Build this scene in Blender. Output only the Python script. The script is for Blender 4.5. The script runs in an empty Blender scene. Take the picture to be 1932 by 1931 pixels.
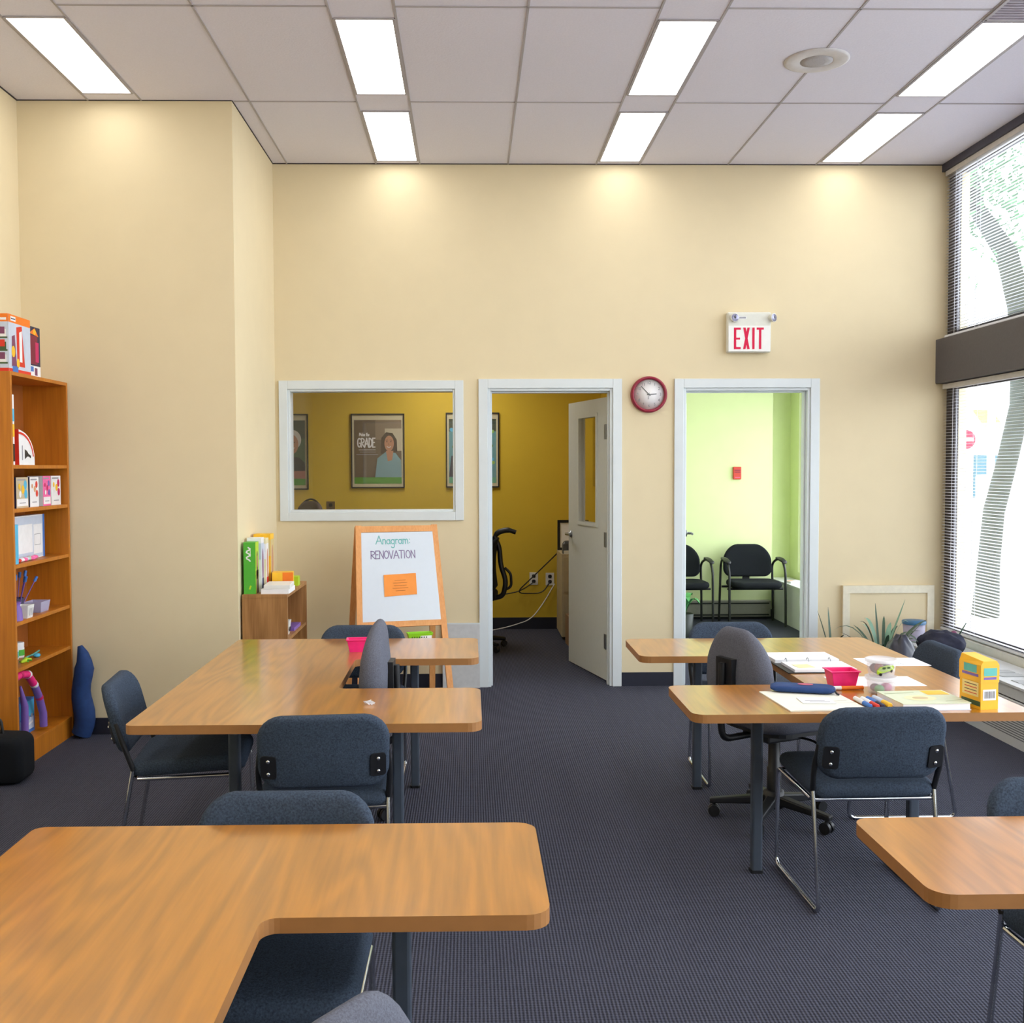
import bpy, math, random
from mathutils import Matrix, Vector
random.seed(7)
scn = bpy.context.scene
col = scn.collection
PI = math.pi
R = math.radians

# ------------------------------------------------------------------ camera
cam = bpy.data.cameras.new('camera')
cam.sensor_fit = 'HORIZONTAL'
cam.sensor_width = 36.0
cam.lens = 2000 / 1932 * 36.0
cam.shift_x = 41.2 / 1932
cam.clip_start = 0.05
cam.clip_end = 300
camo = bpy.data.objects.new('camera', cam)
col.objects.link(camo)
camo.matrix_world = (Matrix.Translation((0, 0, 1.6)) @ Matrix.Rotation(-0.01978, 4, 'Z')
                     @ Matrix.Rotation(PI / 2 - 0.041574, 4, 'X') @ Matrix.Rotation(-0.00344, 4, 'Z'))
scn.camera = camo

# ------------------------------------------------------------------ daylight, exposure
SKY = 7.6
PANEL = 7.5
scn.view_settings.view_transform = 'Standard'
scn.view_settings.look = 'None'
scn.view_settings.gamma = 1.0
scn.view_settings.use_curve_mapping = False
scn.view_settings.exposure = -0.2
world = bpy.data.worlds.new('overcast_sky')
scn.world = world
world.use_nodes = True
wn = world.node_tree.nodes
bg = wn['Background']
bg.inputs['Color'].default_value = (0.87, 0.94, 1.0, 1)
bg.inputs['Strength'].default_value = SKY
scn.cycles.max_bounces = 10
scn.cycles.diffuse_bounces = 6
scn.cycles.glossy_bounces = 4
scn.cycles.transparent_max_bounces = 16
scn.cycles.sample_clamp_indirect = 6.0


# ------------------------------------------------------------------ materials
def lin(h):
    h = h.lstrip('#')
    o = []
    for i in (0, 2, 4):
        c = int(h[i:i + 2], 16) / 255
        o.append(c / 12.92 if c <= 0.04045 else ((c + 0.055) / 1.055) ** 2.4)
    return (o[0], o[1], o[2], 1)


_mats = {}


def mat(name, hexc, rough=0.6, metal=0.0, spec=0.5, var=0.06, scale=30, bump=0.0, bscale=200, coat=0.0):
    if name in _mats:
        return _mats[name]
    m = bpy.data.materials.new(name)
    m.use_nodes = True
    nt = m.node_tree
    n = nt.nodes
    b = n['Principled BSDF']
    c = lin(hexc)
    b.inputs['Roughness'].default_value = rough
    b.inputs['Metallic'].default_value = metal
    b.inputs['Specular IOR Level'].default_value = spec
    if coat:
        b.inputs['Coat Weight'].default_value = coat
        b.inputs['Coat Roughness'].default_value = 0.12
    tc = n.new('ShaderNodeTexCoord')
    nz = n.new('ShaderNodeTexNoise')
    nz.inputs['Scale'].default_value = scale
    nz.inputs['Detail'].default_value = 3
    nt.links.new(tc.outputs['Object'], nz.inputs['Vector'])
    mr = n.new('ShaderNodeMapRange')
    mr.inputs['From Min'].default_value = 0.25
    mr.inputs['From Max'].default_value = 0.75
    mr.inputs['To Min'].default_value = 1 - var
    mr.inputs['To Max'].default_value = 1 + var
    nt.links.new(nz.outputs['Fac'], mr.inputs['Value'])
    mx = n.new('ShaderNodeVectorMath')
    mx.operation = 'SCALE'
    mx.inputs[0].default_value = c[:3]
    nt.links.new(mr.outputs['Result'], mx.inputs['Scale'])
    nt.links.new(mx.outputs['Vector'], b.inputs['Base Color'])
    if bump:
        n2 = n.new('ShaderNodeTexNoise')
        n2.inputs['Scale'].default_value = bscale
        n2.inputs['Detail'].default_value = 2
        nt.links.new(tc.outputs['Object'], n2.inputs['Vector'])
        bp = n.new('ShaderNodeBump')
        bp.inputs['Strength'].default_value = bump
        bp.inputs['Distance'].default_value = 0.002
        nt.links.new(n2.outputs['Fac'], bp.inputs['Height'])
        nt.links.new(bp.outputs['Normal'], b.inputs['Normal'])
    _mats[name] = m
    return m


def wood(name, light, dark, rough=0.3, sx=1.0, freq=16.0, axis='Y', amount=1.0, spec=0.5, coat=0.0):
    """laminate with stretched contour grain (cathedral figure)"""
    m = bpy.data.materials.new(name)
    m.use_nodes = True
    nt = m.node_tree
    n = nt.nodes
    L = nt.links.new
    b = n['Principled BSDF']
    b.inputs['Roughness'].default_value = rough
    b.inputs['Specular IOR Level'].default_value = spec
    b.inputs['Coat Weight'].default_value = coat
    b.inputs['Coat Roughness'].default_value = 0.17
    b.inputs['Coat IOR'].default_value = 1.6
    tc = n.new('ShaderNodeTexCoord')
    mp = n.new('ShaderNodeMapping')
    s = {'Y': (4.6 * sx, 0.55 * sx, 4.6 * sx), 'Z': (3.6 * sx, 3.6 * sx, 0.7 * sx)}[axis]
    mp.inputs['Scale'].default_value = s
    mp.inputs['Rotation'].default_value = (0, 0, R(7) if axis == 'Y' else 0)
    L(tc.outputs['Object'], mp.inputs['Vector'])
    nz = n.new('ShaderNodeTexNoise')
    nz.inputs['Scale'].default_value = 1.0
    nz.inputs['Detail'].default_value = 2.0
    nz.inputs['Roughness'].default_value = 0.35
    L(mp.outputs['Vector'], nz.inputs['Vector'])
    mu = n.new('ShaderNodeMath')
    mu.operation = 'MULTIPLY'
    mu.inputs[1].default_value = freq * 6.28
    L(nz.outputs['Fac'], mu.inputs[0])
    si = n.new('ShaderNodeMath')
    si.operation = 'SINE'
    L(mu.outputs[0], si.inputs[0])
    mp2 = n.new('ShaderNodeMapping')
    k = 60 * sx
    mp2.inputs['Scale'].default_value = {'Y': (k, k * 0.05, k), 'Z': (k, k, k * 0.05)}[axis]
    mp2.inputs['Rotation'].default_value = (0, 0, R(7) if axis == 'Y' else 0)
    L(tc.outputs['Object'], mp2.inputs['Vector'])
    n2 = n.new('ShaderNodeTexNoise')
    n2.inputs['Scale'].default_value = 1.0
    n2.inputs['Detail'].default_value = 3
    L(mp2.outputs['Vector'], n2.inputs['Vector'])
    a1 = n.new('ShaderNodeMath')
    a1.operation = 'MULTIPLY_ADD'
    a1.inputs[1].default_value = 0.17 * amount
    a1.inputs[2].default_value = 0.0
    L(si.outputs[0], a1.inputs[0])
    a2 = n.new('ShaderNodeMath')
    a2.operation = 'MULTIPLY_ADD'
    a2.inputs[1].default_value = 0.9
    L(n2.outputs['Fac'], a2.inputs[0])
    L(a1.outputs[0], a2.inputs[2])
    cr = n.new('ShaderNodeValToRGB')
    cr.color_ramp.elements[0].position = 0.1
    cr.color_ramp.elements[1].position = 0.8
    cr.color_ramp.elements[0].color = lin(dark)
    cr.color_ramp.elements[1].color = lin(light)
    L(a2.outputs[0], cr.inputs['Fac'])
    L(cr.outputs['Color'], b.inputs['Base Color'])
    return m


def glass(name, tint=(1, 1, 1), amount=1.0, rough=0.0):
    m = bpy.data.materials.new(name)
    m.use_nodes = True
    nt = m.node_tree
    n = nt.nodes
    L = nt.links.new
    n.remove(n['Principled BSDF'])
    out = n['Material Output']
    tr = n.new('ShaderNodeBsdfTransparent')
    tr.inputs['Color'].default_value = (*tint, 1)
    gl = n.new('ShaderNodeBsdfGlossy')
    gl.inputs['Roughness'].default_value = rough
    fr = n.new('ShaderNodeFresnel')
    # same 1.5 glass seen from either face (a thin pane has no inner total reflection)
    ge = n.new('ShaderNodeNewGeometry')
    io = n.new('ShaderNodeMapRange')
    io.inputs['To Min'].default_value = 1.5
    io.inputs['To Max'].default_value = 1 / 1.5
    L(ge.outputs['Backfacing'], io.inputs['Value'])
    L(io.outputs['Result'], fr.inputs['IOR'])
    ml = n.new('ShaderNodeMath')
    ml.operation = 'MULTIPLY'
    ml.inputs[1].default_value = amount
    L(fr.outputs[0], ml.inputs[0])
    mx = n.new('ShaderNodeMixShader')
    L(ml.outputs[0], mx.inputs['Fac'])
    L(tr.outputs[0], mx.inputs[1])
    L(gl.outputs[0], mx.inputs[2])
    L(mx.outputs[0], out.inputs['Surface'])
    return m


def plastic_clear(name, rgb, opaque):
    m = bpy.data.materials.new(name)
    m.use_nodes = True
    nt = m.node_tree
    n = nt.nodes
    L = nt.links.new
    b = n['Principled BSDF']
    b.inputs['Base Color'].default_value = (*rgb, 1)
    b.inputs['Roughness'].default_value = 0.3
    tr = n.new('ShaderNodeBsdfTransparent')
    mx = n.new('ShaderNodeMixShader')
    mx.inputs['Fac'].default_value = opaque
    L(tr.outputs[0], mx.inputs[1])
    L(b.outputs[0], mx.inputs[2])
    L(mx.outputs[0], n['Material Output'].inputs['Surface'])
    return m


def emit(name, rgb, strength):
    m = bpy.data.materials.new(name)
    m.use_nodes = True
    nt = m.node_tree
    n = nt.nodes
    n.remove(n['Principled BSDF'])
    e = n.new('ShaderNodeEmission')
    e.inputs['Color'].default_value = (*rgb, 1)
    e.inputs['Strength'].default_value = strength
    nt.links.new(e.outputs[0], n['Material Output'].inputs['Surface'])
    return m


def carpet():
    m = bpy.data.materials.new('ribbed_carpet')
    m.use_nodes = True
    nt = m.node_tree
    n = nt.nodes
    L = nt.links.new
    b = n['Principled BSDF']
    b.inputs['Roughness'].default_value = 0.95
    b.inputs['Specular IOR Level'].default_value = 0.15
    tc = n.new('ShaderNodeTexCoord')
    wv = n.new('ShaderNodeTexWave')
    wv.bands_direction = 'X'
    wv.inputs['Scale'].default_value = 27.0
    wv.inputs['Distortion'].default_value = 0.6
    wv.inputs['Detail Scale'].default_value = 3
    L(tc.outputs['Object'], wv.inputs['Vector'])
    w2 = n.new('ShaderNodeTexWave')
    w2.bands_direction = 'Y'
    w2.inputs['Scale'].default_value = 22.0
    w2.inputs['Distortion'].default_value = 2.5
    w2.inputs['Detail Scale'].default_value = 6
    L(tc.outputs['Object'], w2.inputs['Vector'])
    mm = n.new('ShaderNodeMath')
    mm.operation = 'MULTIPLY_ADD'
    mm.inputs[1].default_value = 0.45
    L(w2.outputs['Fac'], mm.inputs[0])
    L(wv.outputs['Fac'], mm.inputs[2])
    nz = n.new('ShaderNodeTexNoise')
    nz.inputs['Scale'].default_value = 260
    nz.inputs['Detail'].default_value = 2
    L(tc.outputs['Object'], nz.inputs['Vector'])
    ad = n.new('ShaderNodeMath')
    ad.operation = 'MULTIPLY_ADD'
    ad.inputs[1].default_value = 0.7
    L(nz.outputs['Fac'], ad.inputs[0])
    L(mm.outputs[0], ad.inputs[2])
    cr = n.new('ShaderNodeValToRGB')
    cr.color_ramp.elements[0].position = 0.15
    cr.color_ramp.elements[1].position = 1.0
    cr.color_ramp.elements[0].color = lin('#23242e')
    cr.color_ramp.elements[1].color = lin('#585a6a')
    hv = n.new('ShaderNodeMath')
    hv.operation = 'MULTIPLY'
    hv.inputs[1].default_value = 0.55
    L(ad.outputs[0], hv.inputs[0])
    L(hv.outputs[0], cr.inputs['Fac'])
    L(cr.outputs['Color'], b.inputs['Base Color'])
    bp = n.new('ShaderNodeBump')
    bp.inputs['Strength'].default_value = 0.6
    bp.inputs['Distance'].default_value = 0.004
    L(mm.outputs[0], bp.inputs['Height'])
    L(bp.outputs['Normal'], b.inputs['Normal'])
    return m


def tile_mat():
    m = mat('ceiling_tile', '#dfdde9', 0.9, var=0.03, scale=120, bump=0.35, bscale=90, spec=0.2)
    return m


M_CARPET = carpet()
M_TILE = tile_mat()
M_CREAM = mat('cream_wall_paint', '#decfac', 0.7, var=0.015, scale=6, bump=0.08, bscale=120, spec=0.3)
M_YELLOW = mat('mustard_wall_paint', '#d6b638', 0.7, var=0.02, scale=6, bump=0.05, spec=0.3)
M_GREEN = mat('lime_wall_paint', '#d9e3b0', 0.7, var=0.02, scale=6, bump=0.05, spec=0.3)
M_TRIM = mat('white_trim_paint', '#d6dde0', 0.4, var=0.02, scale=8)
M_GRID = mat('ceiling_grid_metal', '#aaa5a9', 0.6, var=0.03)
M_GAP = mat('shadow_gap_rubber', '#3a3336', 0.8)
M_BASE = mat('navy_rubber_base', '#1d2030', 0.5, var=0.08)
M_DARKALU = mat('charcoal_window_metal', '#4e4a4d', 0.55, var=0.08, scale=60)
M_NAVYTRIM = mat('dark_head_trim', '#3c3b4c', 0.5, var=0.1)
M_FABRIC = mat('blue_grey_upholstery', '#3e4857', 0.95, var=0.42, scale=200, bump=0.5, bscale=420, spec=0.1)
M_FABRIC2 = mat('grey_task_upholstery', '#62646f', 0.95, var=0.28, scale=260, bump=0.5, bscale=420, spec=0.1)
M_BLACKFAB = mat('black_upholstery', '#15181d', 0.9, var=0.15, scale=200, bump=0.3, bscale=300, spec=0.2)
M_CHROME = mat('chrome', '#c9ccd0', 0.14, metal=1.0, var=0.02)
M_BLACK = mat('black_plastic', '#16171b', 0.45, var=0.1)
M_DARKSTEEL = mat('dark_grey_steel', '#4c5563', 0.42, var=0.06, metal=0.3)
M_STEEL = mat('brushed_steel', '#8f9296', 0.35, metal=0.9, var=0.05)
M_TABLE = wood('oak_laminate', '#c17b0e', '#9b6208', rough=0.34, sx=1.0, freq=13, spec=0.5, coat=1.0)
M_EDGE = mat('brown_edge_band', '#a2703f', 0.45, var=0.05)
M_ORANGEWOOD = wood('orange_oak_veneer', '#c97d1e', '#a9610f', rough=0.45, sx=1.2, freq=5, axis='Z', amount=0.6)
M_BOOKBACK = mat('bookcase_back_panel', '#9c5718', 0.7, var=0.1, scale=14)
M_BROWNWOOD = wood('brown_oak_veneer', '#b58450', '#8c5f33', rough=0.45, sx=1.6, freq=6, axis='Z')
M_PINE = wood('pine', '#e5a566', '#d08a48', rough=0.5, sx=2, freq=4, axis='Z', amount=0.5)
M_WHITEBOARD = mat('whiteboard', '#d0d8e2', 0.18, var=0.01)
M_PAPER = mat('white_paper', '#efeff2', 0.7, var=0.02)
M_PAPER2 = mat('cream_paper', '#e9e7d8', 0.7, var=0.02)
M_INK = mat('grey_ink', '#8b8b92', 0.8)
M_PANE = glass('window_glass')
M_LIGHT = emit('fluorescent_diffuser', (1.0, 0.975, 0.93), PANEL)
M_WHITEPL = mat('white_plastic', '#e9e9e6', 0.4, var=0.02)
M_OFFWHITE = mat('off_white_enamel', '#d9d9cf', 0.45, var=0.03)
M_PINK = mat('pink_plastic', '#f0287e', 0.35, var=0.08)
M_BLUE = mat('navy_canvas', '#17396f', 0.8, var=0.12, scale=40, bump=0.2)


# ------------------------------------------------------------------ mesh builder
class MB:
    def __init__(self):
        self.v, self.f, self.mi, self.sm, self.mats = [], [], [], [], []

    def _m(self, m):
        if m not in self.mats:
            self.mats.append(m)
        return self.mats.index(m)

    def add(self, vs, fs, m, smooth=False, T=None):
        o = len(self.v)
        for p in vs:
            p = Vector(p)
            self.v.append(T @ p if T is not None else p)
        k = self._m(m)
        for f in fs:
            self.f.append([o + i for i in f])
            self.mi.append(k)
            self.sm.append(smooth)
        return self

    def box(self, x0, x1, y0, y1, z0, z1, m, T=None):
        vs = [(x0, y0, z0), (x1, y0, z0), (x1, y1, z0), (x0, y1, z0), (x0, y0, z1), (x1, y0, z1), (x1, y1, z1), (x0, y1, z1)]
        fs = [(3, 2, 1, 0), (4, 5, 6, 7), (0, 1, 5, 4), (1, 2, 6, 5), (2, 3, 7, 6), (3, 0, 4, 7)]
        return self.add(vs, fs, m, T=T)

    def prism(self, poly, z0, z1, m, T=None, top=None, bottom=None):
        n = len(poly)
        vs = [(a, b, z0) for a, b in poly] + [(a, b, z1) for a, b in poly]
        self.add(vs, [(i, (i + 1) % n, n + (i + 1) % n, n + i) for i in range(n)], m, T=T)
        self.add([(a, b, z1) for a, b in poly], [tuple(range(n))], top or m, T=T)
        self.add([(a, b, z0) for a, b in poly], [tuple(reversed(range(n)))], bottom or m, T=T)
        return self

    def tube(self, pts, r, m, n=8, closed=False, T=None):
        pts = [Vector(p) for p in pts]
        k = len(pts)
        rs = r if isinstance(r, (list, tuple)) else [r] * k
        vs, fs = [], []
        up = None
        for i, p in enumerate(pts):
            a = pts[(i - 1) % k] if (closed or i) else p
            b = pts[(i + 1) % k] if (closed or i < k - 1) else p
            t = (b - a).normalized()
            if up is None:
                up = t.orthogonal().normalized()
            up = (up - t * up.dot(t))
            up = up.normalized() if up.length > 1e-6 else t.orthogonal().normalized()
            s = t.cross(up)
            for j in range(n):
                an = 2 * PI * j / n
                vs.append(p + (up * math.cos(an) + s * math.sin(an)) * rs[i])
        for i in range(k if closed else k - 1):
            a, b = i * n, ((i + 1) % k) * n
            for j in range(n):
                fs.append((a + j, a + (j + 1) % n, b + (j + 1) % n, b + j))
        self.add(vs, fs, m, smooth=True, T=T)
        if not closed:
            self.add(vs[:n], [tuple(reversed(range(n)))], m, T=T)
            self.add(vs[-n:], [tuple(range(n))], m, T=T)
        return self

    def lathe(self, prof, m, n=24, T=None, smooth=True, cap=True):
        vs, fs = [], []
        for r, z in prof:
            for j in range(n):
                a = 2 * PI * j / n
                vs.append((r * math.cos(a), r * math.sin(a), z))
        for i in range(len(prof) - 1):
            for j in range(n):
                fs.append((i * n + j, i * n + (j + 1) % n, (i + 1) * n + (j + 1) % n, (i + 1) * n + j))
        self.add(vs, fs, m, smooth=smooth, T=T)
        if cap:
            self.add(vs[:n], [tuple(reversed(range(n)))], m, T=T)
            self.add(vs[-n:], [tuple(range(n))], m, T=T)
        return self

    def ball(self, c, r, m, n=14, T=None, fn=None):
        r = r if isinstance(r, (tuple, list)) else (r, r, r)
        vs, fs = [], []
        h = n // 2
        for i in range(h + 1):
            th = PI * i / h
            for j in range(n):
                ph = 2 * PI * j / n
                d = Vector((math.sin(th) * math.cos(ph), math.sin(th) * math.sin(ph), math.cos(th)))
                k = fn(d) if fn else 1
                vs.append((c[0] + d.x * r[0] * k, c[1] + d.y * r[1] * k, c[2] + d.z * r[2] * k))
        for i in range(h):
            for j in range(n):
                fs.append((i * n + j, (i + 1) * n + j, (i + 1) * n + (j + 1) % n, i * n + (j + 1) % n))
        return self.add(vs, fs, m, smooth=True, T=T)

    def pillow(self, outline, t, e, m, fn):
        """cushion: outline in (a,b), thickness along c, edge rounding e; fn maps (a,b,c) to 3D"""
        A = max(abs(a) for a, b in outline)
        B = max(abs(b) for a, b in outline)
        n = len(outline)
        rings = []
        for s in (0.25, 0.5, 0.75):
            rings.append((None, s, t / 2))
        for k in range(6):
            th = PI / 2 * k / 5
            rings.append((e * (1 - math.sin(th)), None, t / 2 - e * (1 - math.cos(th))))
        low = [(d, s, -c) for d, s, c in reversed(rings)]
        rings = rings + low[1:] if abs(rings[-1][2]) < 1e-9 else rings + low
        vs, fs = [], []
        for d, s, c in rings:
            for a, b in outline:
                if d is None:
                    ka = s * (1 - e / A)
                    kb = s * (1 - e / B)
                    vs.append(fn(a * ka, b * kb, c))
                else:
                    vs.append(fn(a * (1 - d / A), b * (1 - d / B), c))
        for i in range(len(rings) - 1):
            for j in range(n):
                fs.append((i * n + j, (i + 1) * n + j, (i + 1) * n + (j + 1) % n, i * n + (j + 1) % n))
        fs.append(tuple(range(n)))
        fs.append(tuple(reversed(range((len(rings) - 1) * n, len(rings) * n))))
        return self.add(vs, fs, m, smooth=True)

    def flat(self, pts, P, m, off=0.001):
        return self.add([P(a, b, off) for a, b in pts], [tuple(range(len(pts)))], m)

    def rect(self, a0, a1, b0, b1, P, m, off=0.001):
        return self.flat([(a0, b0), (a1, b0), (a1, b1), (a0, b1)], P, m, off)

    def disc(self, a, b, ra, rb, P, m, off=0.001, n=20):
        return self.flat([(a + ra * math.cos(2 * PI * i / n), b + rb * math.sin(2 * PI * i / n)) for i in range(n)], P, m, off)

    def stroke(self, pts, w, P, m, off=0.001):
        off0 = off
        for i, ((a, b), (c, d)) in enumerate(zip(pts[:-1], pts[1:])):
            off = off0 + (i % 2) * 0.00025 + i * 0.00004   # overlapping pieces never share a plane
            l = math.hypot(c - a, d - b)
            if l < 1e-9:
                continue
            ux, uy = (c - a) / l, (d - b) / l
            e = w * 0.35
            nx, ny = -uy * w / 2, ux * w / 2
            a1, b1, c1, d1 = a - ux * e, b - uy * e, c + ux * e, d + uy * e
            self.flat([(a1 - nx, b1 - ny), (c1 - nx, d1 - ny), (c1 + nx, d1 + ny), (a1 + nx, b1 + ny)], P, m, off)
        return self

    def build(self, name, parent=None, loc=None, rotz=0.0, bevel=0.0, seg=2):
        me = bpy.data.meshes.new(name)
        me.from_pydata([tuple(p) for p in self.v], [], self.f)
        for m in self.mats:
            me.materials.append(m)
        me.polygons.foreach_set('material_index', self.mi)
        me.polygons.foreach_set('use_smooth', self.sm)
        me.update()
        o = bpy.data.objects.new(name, me)
        col.objects.link(o)
        if parent is not None:
            o.parent = parent
        if loc is not None:
            o.location = loc
        o.rotation_euler = (0, 0, rotz)
        if bevel:
            b = o.modifiers.new('edge', 'BEVEL')
            b.width = bevel
            b.segments = seg
            b.limit_method = 'ANGLE'
            b.angle_limit = R(40)
        return o


def tag(o, label, cat, group=None, kind=None):
    o['label'] = label
    o['category'] = cat
    if group:
        o['group'] = group
    if kind:
        o['kind'] = kind
    return o


def thing(name, label, cat, loc=(0, 0, 0), rotz=0.0, group=None):
    o = bpy.data.objects.new(name, None)
    o.empty_display_size = 0.1
    col.objects.link(o)
    o.location = loc
    o.rotation_euler = (0, 0, rotz)
    return tag(o, label, cat, group)


def struct(o):
    o['kind'] = 'structure'
    return o


def kids(o):
    return [c for c in bpy.data.objects if c.parent == o]


def dup(root, loc, rotz, label, group=None):
    r = root.copy()
    col.objects.link(r)
    r.location = loc
    r.rotation_euler = (0, 0, rotz)
    r['label'] = label
    if group:
        r['group'] = group
    for c in kids(root):
        k = c.copy()
        col.objects.link(k)
        k.parent = r
        for d in kids(c):
            e = d.copy()
            col.objects.link(e)
            e.parent = k
    return r


def rrect(w, h, r, n=5, cx=0.0, cy=0.0):
    r = r if isinstance(r, (tuple, list)) else (r,) * 4
    pts = []
    for k, (sx, sy) in enumerate(((1, -1), (1, 1), (-1, 1), (-1, -1))):
        rr = r[k]
        ox, oy = cx + sx * (w / 2 - rr), cy + sy * (h / 2 - rr)
        a0 = -PI / 2 + k * PI / 2
        for i in range(n + 1):
            a = a0 + PI / 2 * i / n
            pts.append((ox + rr * math.cos(a), oy + rr * math.sin(a)))
    return pts


def fillet(poly, rad, n=5):
    """round the corners of a polygon; rad: one radius or a list"""
    out = []
    k = len(poly)
    for i in range(k):
        p0, p, p1 = Vector(poly[i - 1]), Vector(poly[i]), Vector(poly[(i + 1) % k])
        r = rad[i] if isinstance(rad, (list, tuple)) else rad
        u, v = (p0 - p).normalized(), (p1 - p).normalized()
        ang = u.angle(v)
        d = r / math.tan(ang / 2)
        c = p + (u + v).normalized() * (r / math.sin(ang / 2))
        a, b = p + u * d, p + v * d
        a0 = math.atan2(a.y - c.y, a.x - c.x)
        a1 = math.atan2(b.y - c.y, b.x - c.x)
        da = (a1 - a0 + PI) % (2 * PI) - PI
        for j in range(n + 1):
            t = a0 + da * j / n
            out.append((c.x + r * math.cos(t), c.y + r * math.sin(t)))
    return out


def bend(pts, r, n=5):
    """round the inner corners of a 3D polyline"""
    pts = [Vector(p) for p in pts]
    out = [pts[0]]
    for i in range(1, len(pts) - 1):
        p0, p, p1 = pts[i - 1], pts[i], pts[i + 1]
        u, v = (p0 - p), (p1 - p)
        d = min(r, u.length * 0.45, v.length * 0.45)
        a, b = p + u.normalized() * d, p + v.normalized() * d
        for j in range(n + 1):
            t = j / n
            out.append(a * (1 - t) ** 2 + p * 2 * t * (1 - t) + b * t * t)
    out.append(pts[-1])
    return out


def XZ(y, s=-1):          # plane facing -Y (s=-1) at depth y
    return lambda a, b, off: (a, y + s * off, b)


def YZ(x, s=1):           # plane facing +X
    return lambda a, b, off: (x + s * off, a, b)


def XY(z):                # plane facing up
    return lambda a, b, off: (a, b, z + off)


def text_mesh(mb, body, size, P, m, off=0.001, sx=1.0, align='CENTER'):
    c = bpy.data.curves.new('lettering', 'FONT')
    c.body = body
    c.size = size
    c.align_x = align
    c.align_y = 'CENTER'
    c.resolution_u = 3
    o = bpy.data.objects.new('lettering', c)
    col.objects.link(o)
    dg = bpy.context.evaluated_depsgraph_get()
    me = bpy.data.meshes.new_from_object(o.evaluated_get(dg))
    vs = [P(v.co.x * sx, v.co.y, off) for v in me.vertices]
    fs = [tuple(p.vertices) for p in me.polygons]
    mb.add(vs, fs, m)
    bpy.data.objects.remove(o)
    bpy.data.curves.remove(c)
    bpy.data.meshes.remove(me)


# ================================================================== SETTING
WY = 7.67          # far wall
RX = 3.423         # window wall
LX = -2.65         # left wall
CX, CY = -1.39, 6.378   # pier corner
H = 3.769
WT = 0.14          # wall thickness
D1 = (0.136, 1.04, 2.17)
D2 = (1.552, 2.477, 2.17)
WI = (-1.30, -0.10, 1.28, 2.165)
OX0, OX1, OYB = -2.65, 1.30, 10.435     # office
GX0, GX1, GYB = 1.38, 3.423, 11.04      # green room
Y0 = -2.6          # room end behind the camera

mb = MB()
mb.box(LX - 0.2, RX + 0.2, Y0 - 0.2, GYB + 0.3, -0.12, 0.0, M_CARPET)
struct(mb.build('floor'))

mb = MB()
mb.box(LX - 0.2, RX + 0.2, Y0 - 0.2, WY + WT, H, H + 0.15, M_TILE)
struct(mb.build('ceiling'))


def punched(mb, x0, x1, y0, y1, z1, holes, m, mback=None):
    """wall slab along X with rectangular holes (x0,x1,z0,z1), holes sorted and not overlapping"""
    x = x0
    for a, b, c, d in holes:
        mb.box(x, a, y0, y1, 0, z1, m)
        if c > 0:
            mb.box(a, b, y0, y1, 0, c, m)
        mb.box(a, b, y0, y1, d, z1, m)
        x = b
    mb.box(x, x1, y0, y1, 0, z1, m)


mb = MB()
punched(mb, CX - 0.3, RX + 0.2, WY, WY + WT - 0.02, H, [(WI[0], WI[1], WI[2], WI[3]), (D1[0], D1[1], 0, D1[2]), (D2[0], D2[1], 0, D2[2])], M_CREAM)
struct(mb.build('wall_far'))
mb = MB()   # the office side and the green side of the same partition carry their own paint
punched(mb, OX0, OX1 + 0.04, WY + WT - 0.02, WY + WT, 2.75, [(WI[0], WI[1], WI[2], WI[3]), (D1[0], D1[1], 0, D1[2])], M_YELLOW)
struct(mb.build('wall_office_front'))
mb = MB()
punched(mb, OX1 + 0.04, RX + 0.2, WY + WT - 0.02, WY + WT, 2.75, [(D2[0], D2[1], 0, D2[2])], M_GREEN)
struct(mb.build('wall_reception_front'))
mb = MB()
mb.box(LX - 0.2, CX, CY, WY + WT, 0, H, M_CREAM)
struct(mb.build('wall_pier'))
mb = MB()
mb.box(LX - 0.2, LX, Y0 - 0.2, CY, 0, H, M_CREAM)
struct(mb.build('wall_left'))
mb = MB()
mb.box(LX, RX + 0.2, Y0 - 0.2, Y0, 0, H, M_CREAM)
struct(mb.build('wall_near'))
# rooms behind
mb = MB()
mb.box(OX0, OX1, OYB, OYB + 0.1, 0, 2.75, M_YELLOW)
mb.box(OX0 - 0.1, OX0, WY + WT, OYB + 0.1, 0, 2.75, M_YELLOW)
mb.box(OX1, OX1 + 0.04, WY + WT, OYB + 0.1, 0, 2.75, M_YELLOW)
struct(mb.build('wall_office'))
mb = MB()
mb.box(OX1 + 0.04, GX0, WY + WT, GYB + 0.1, 0, 2.75, M_GREEN)
mb.box(OX1 + 0.04, 3.175, GYB, GYB + 0.3, 0, 2.75, M_GREEN)
mb.box(3.175, GX1 + 0.2, GYB + 0.2, GYB + 0.3, 0, 2.75, M_GREEN)
mb.box(GX1, GX1 + 0.2, 10.95, GYB + 0.2, 0, 2.75, M_GREEN)
mb.box(GX1, GX1 + 0.2, WY + WT, 10.95, 0, 0.5, M_GREEN)
mb.box(GX1, GX1 + 0.2, WY + WT, 10.95, 2.45, 2.75, M_GREEN)
struct(mb.build('wall_reception'))
mb = MB()
mb.box(OX0 - 0.1, RX + 0.2, WY + WT, GYB + 0.3, 2.75, 2.85, M_TILE)
struct(mb.build('ceiling_back_rooms'))

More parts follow.
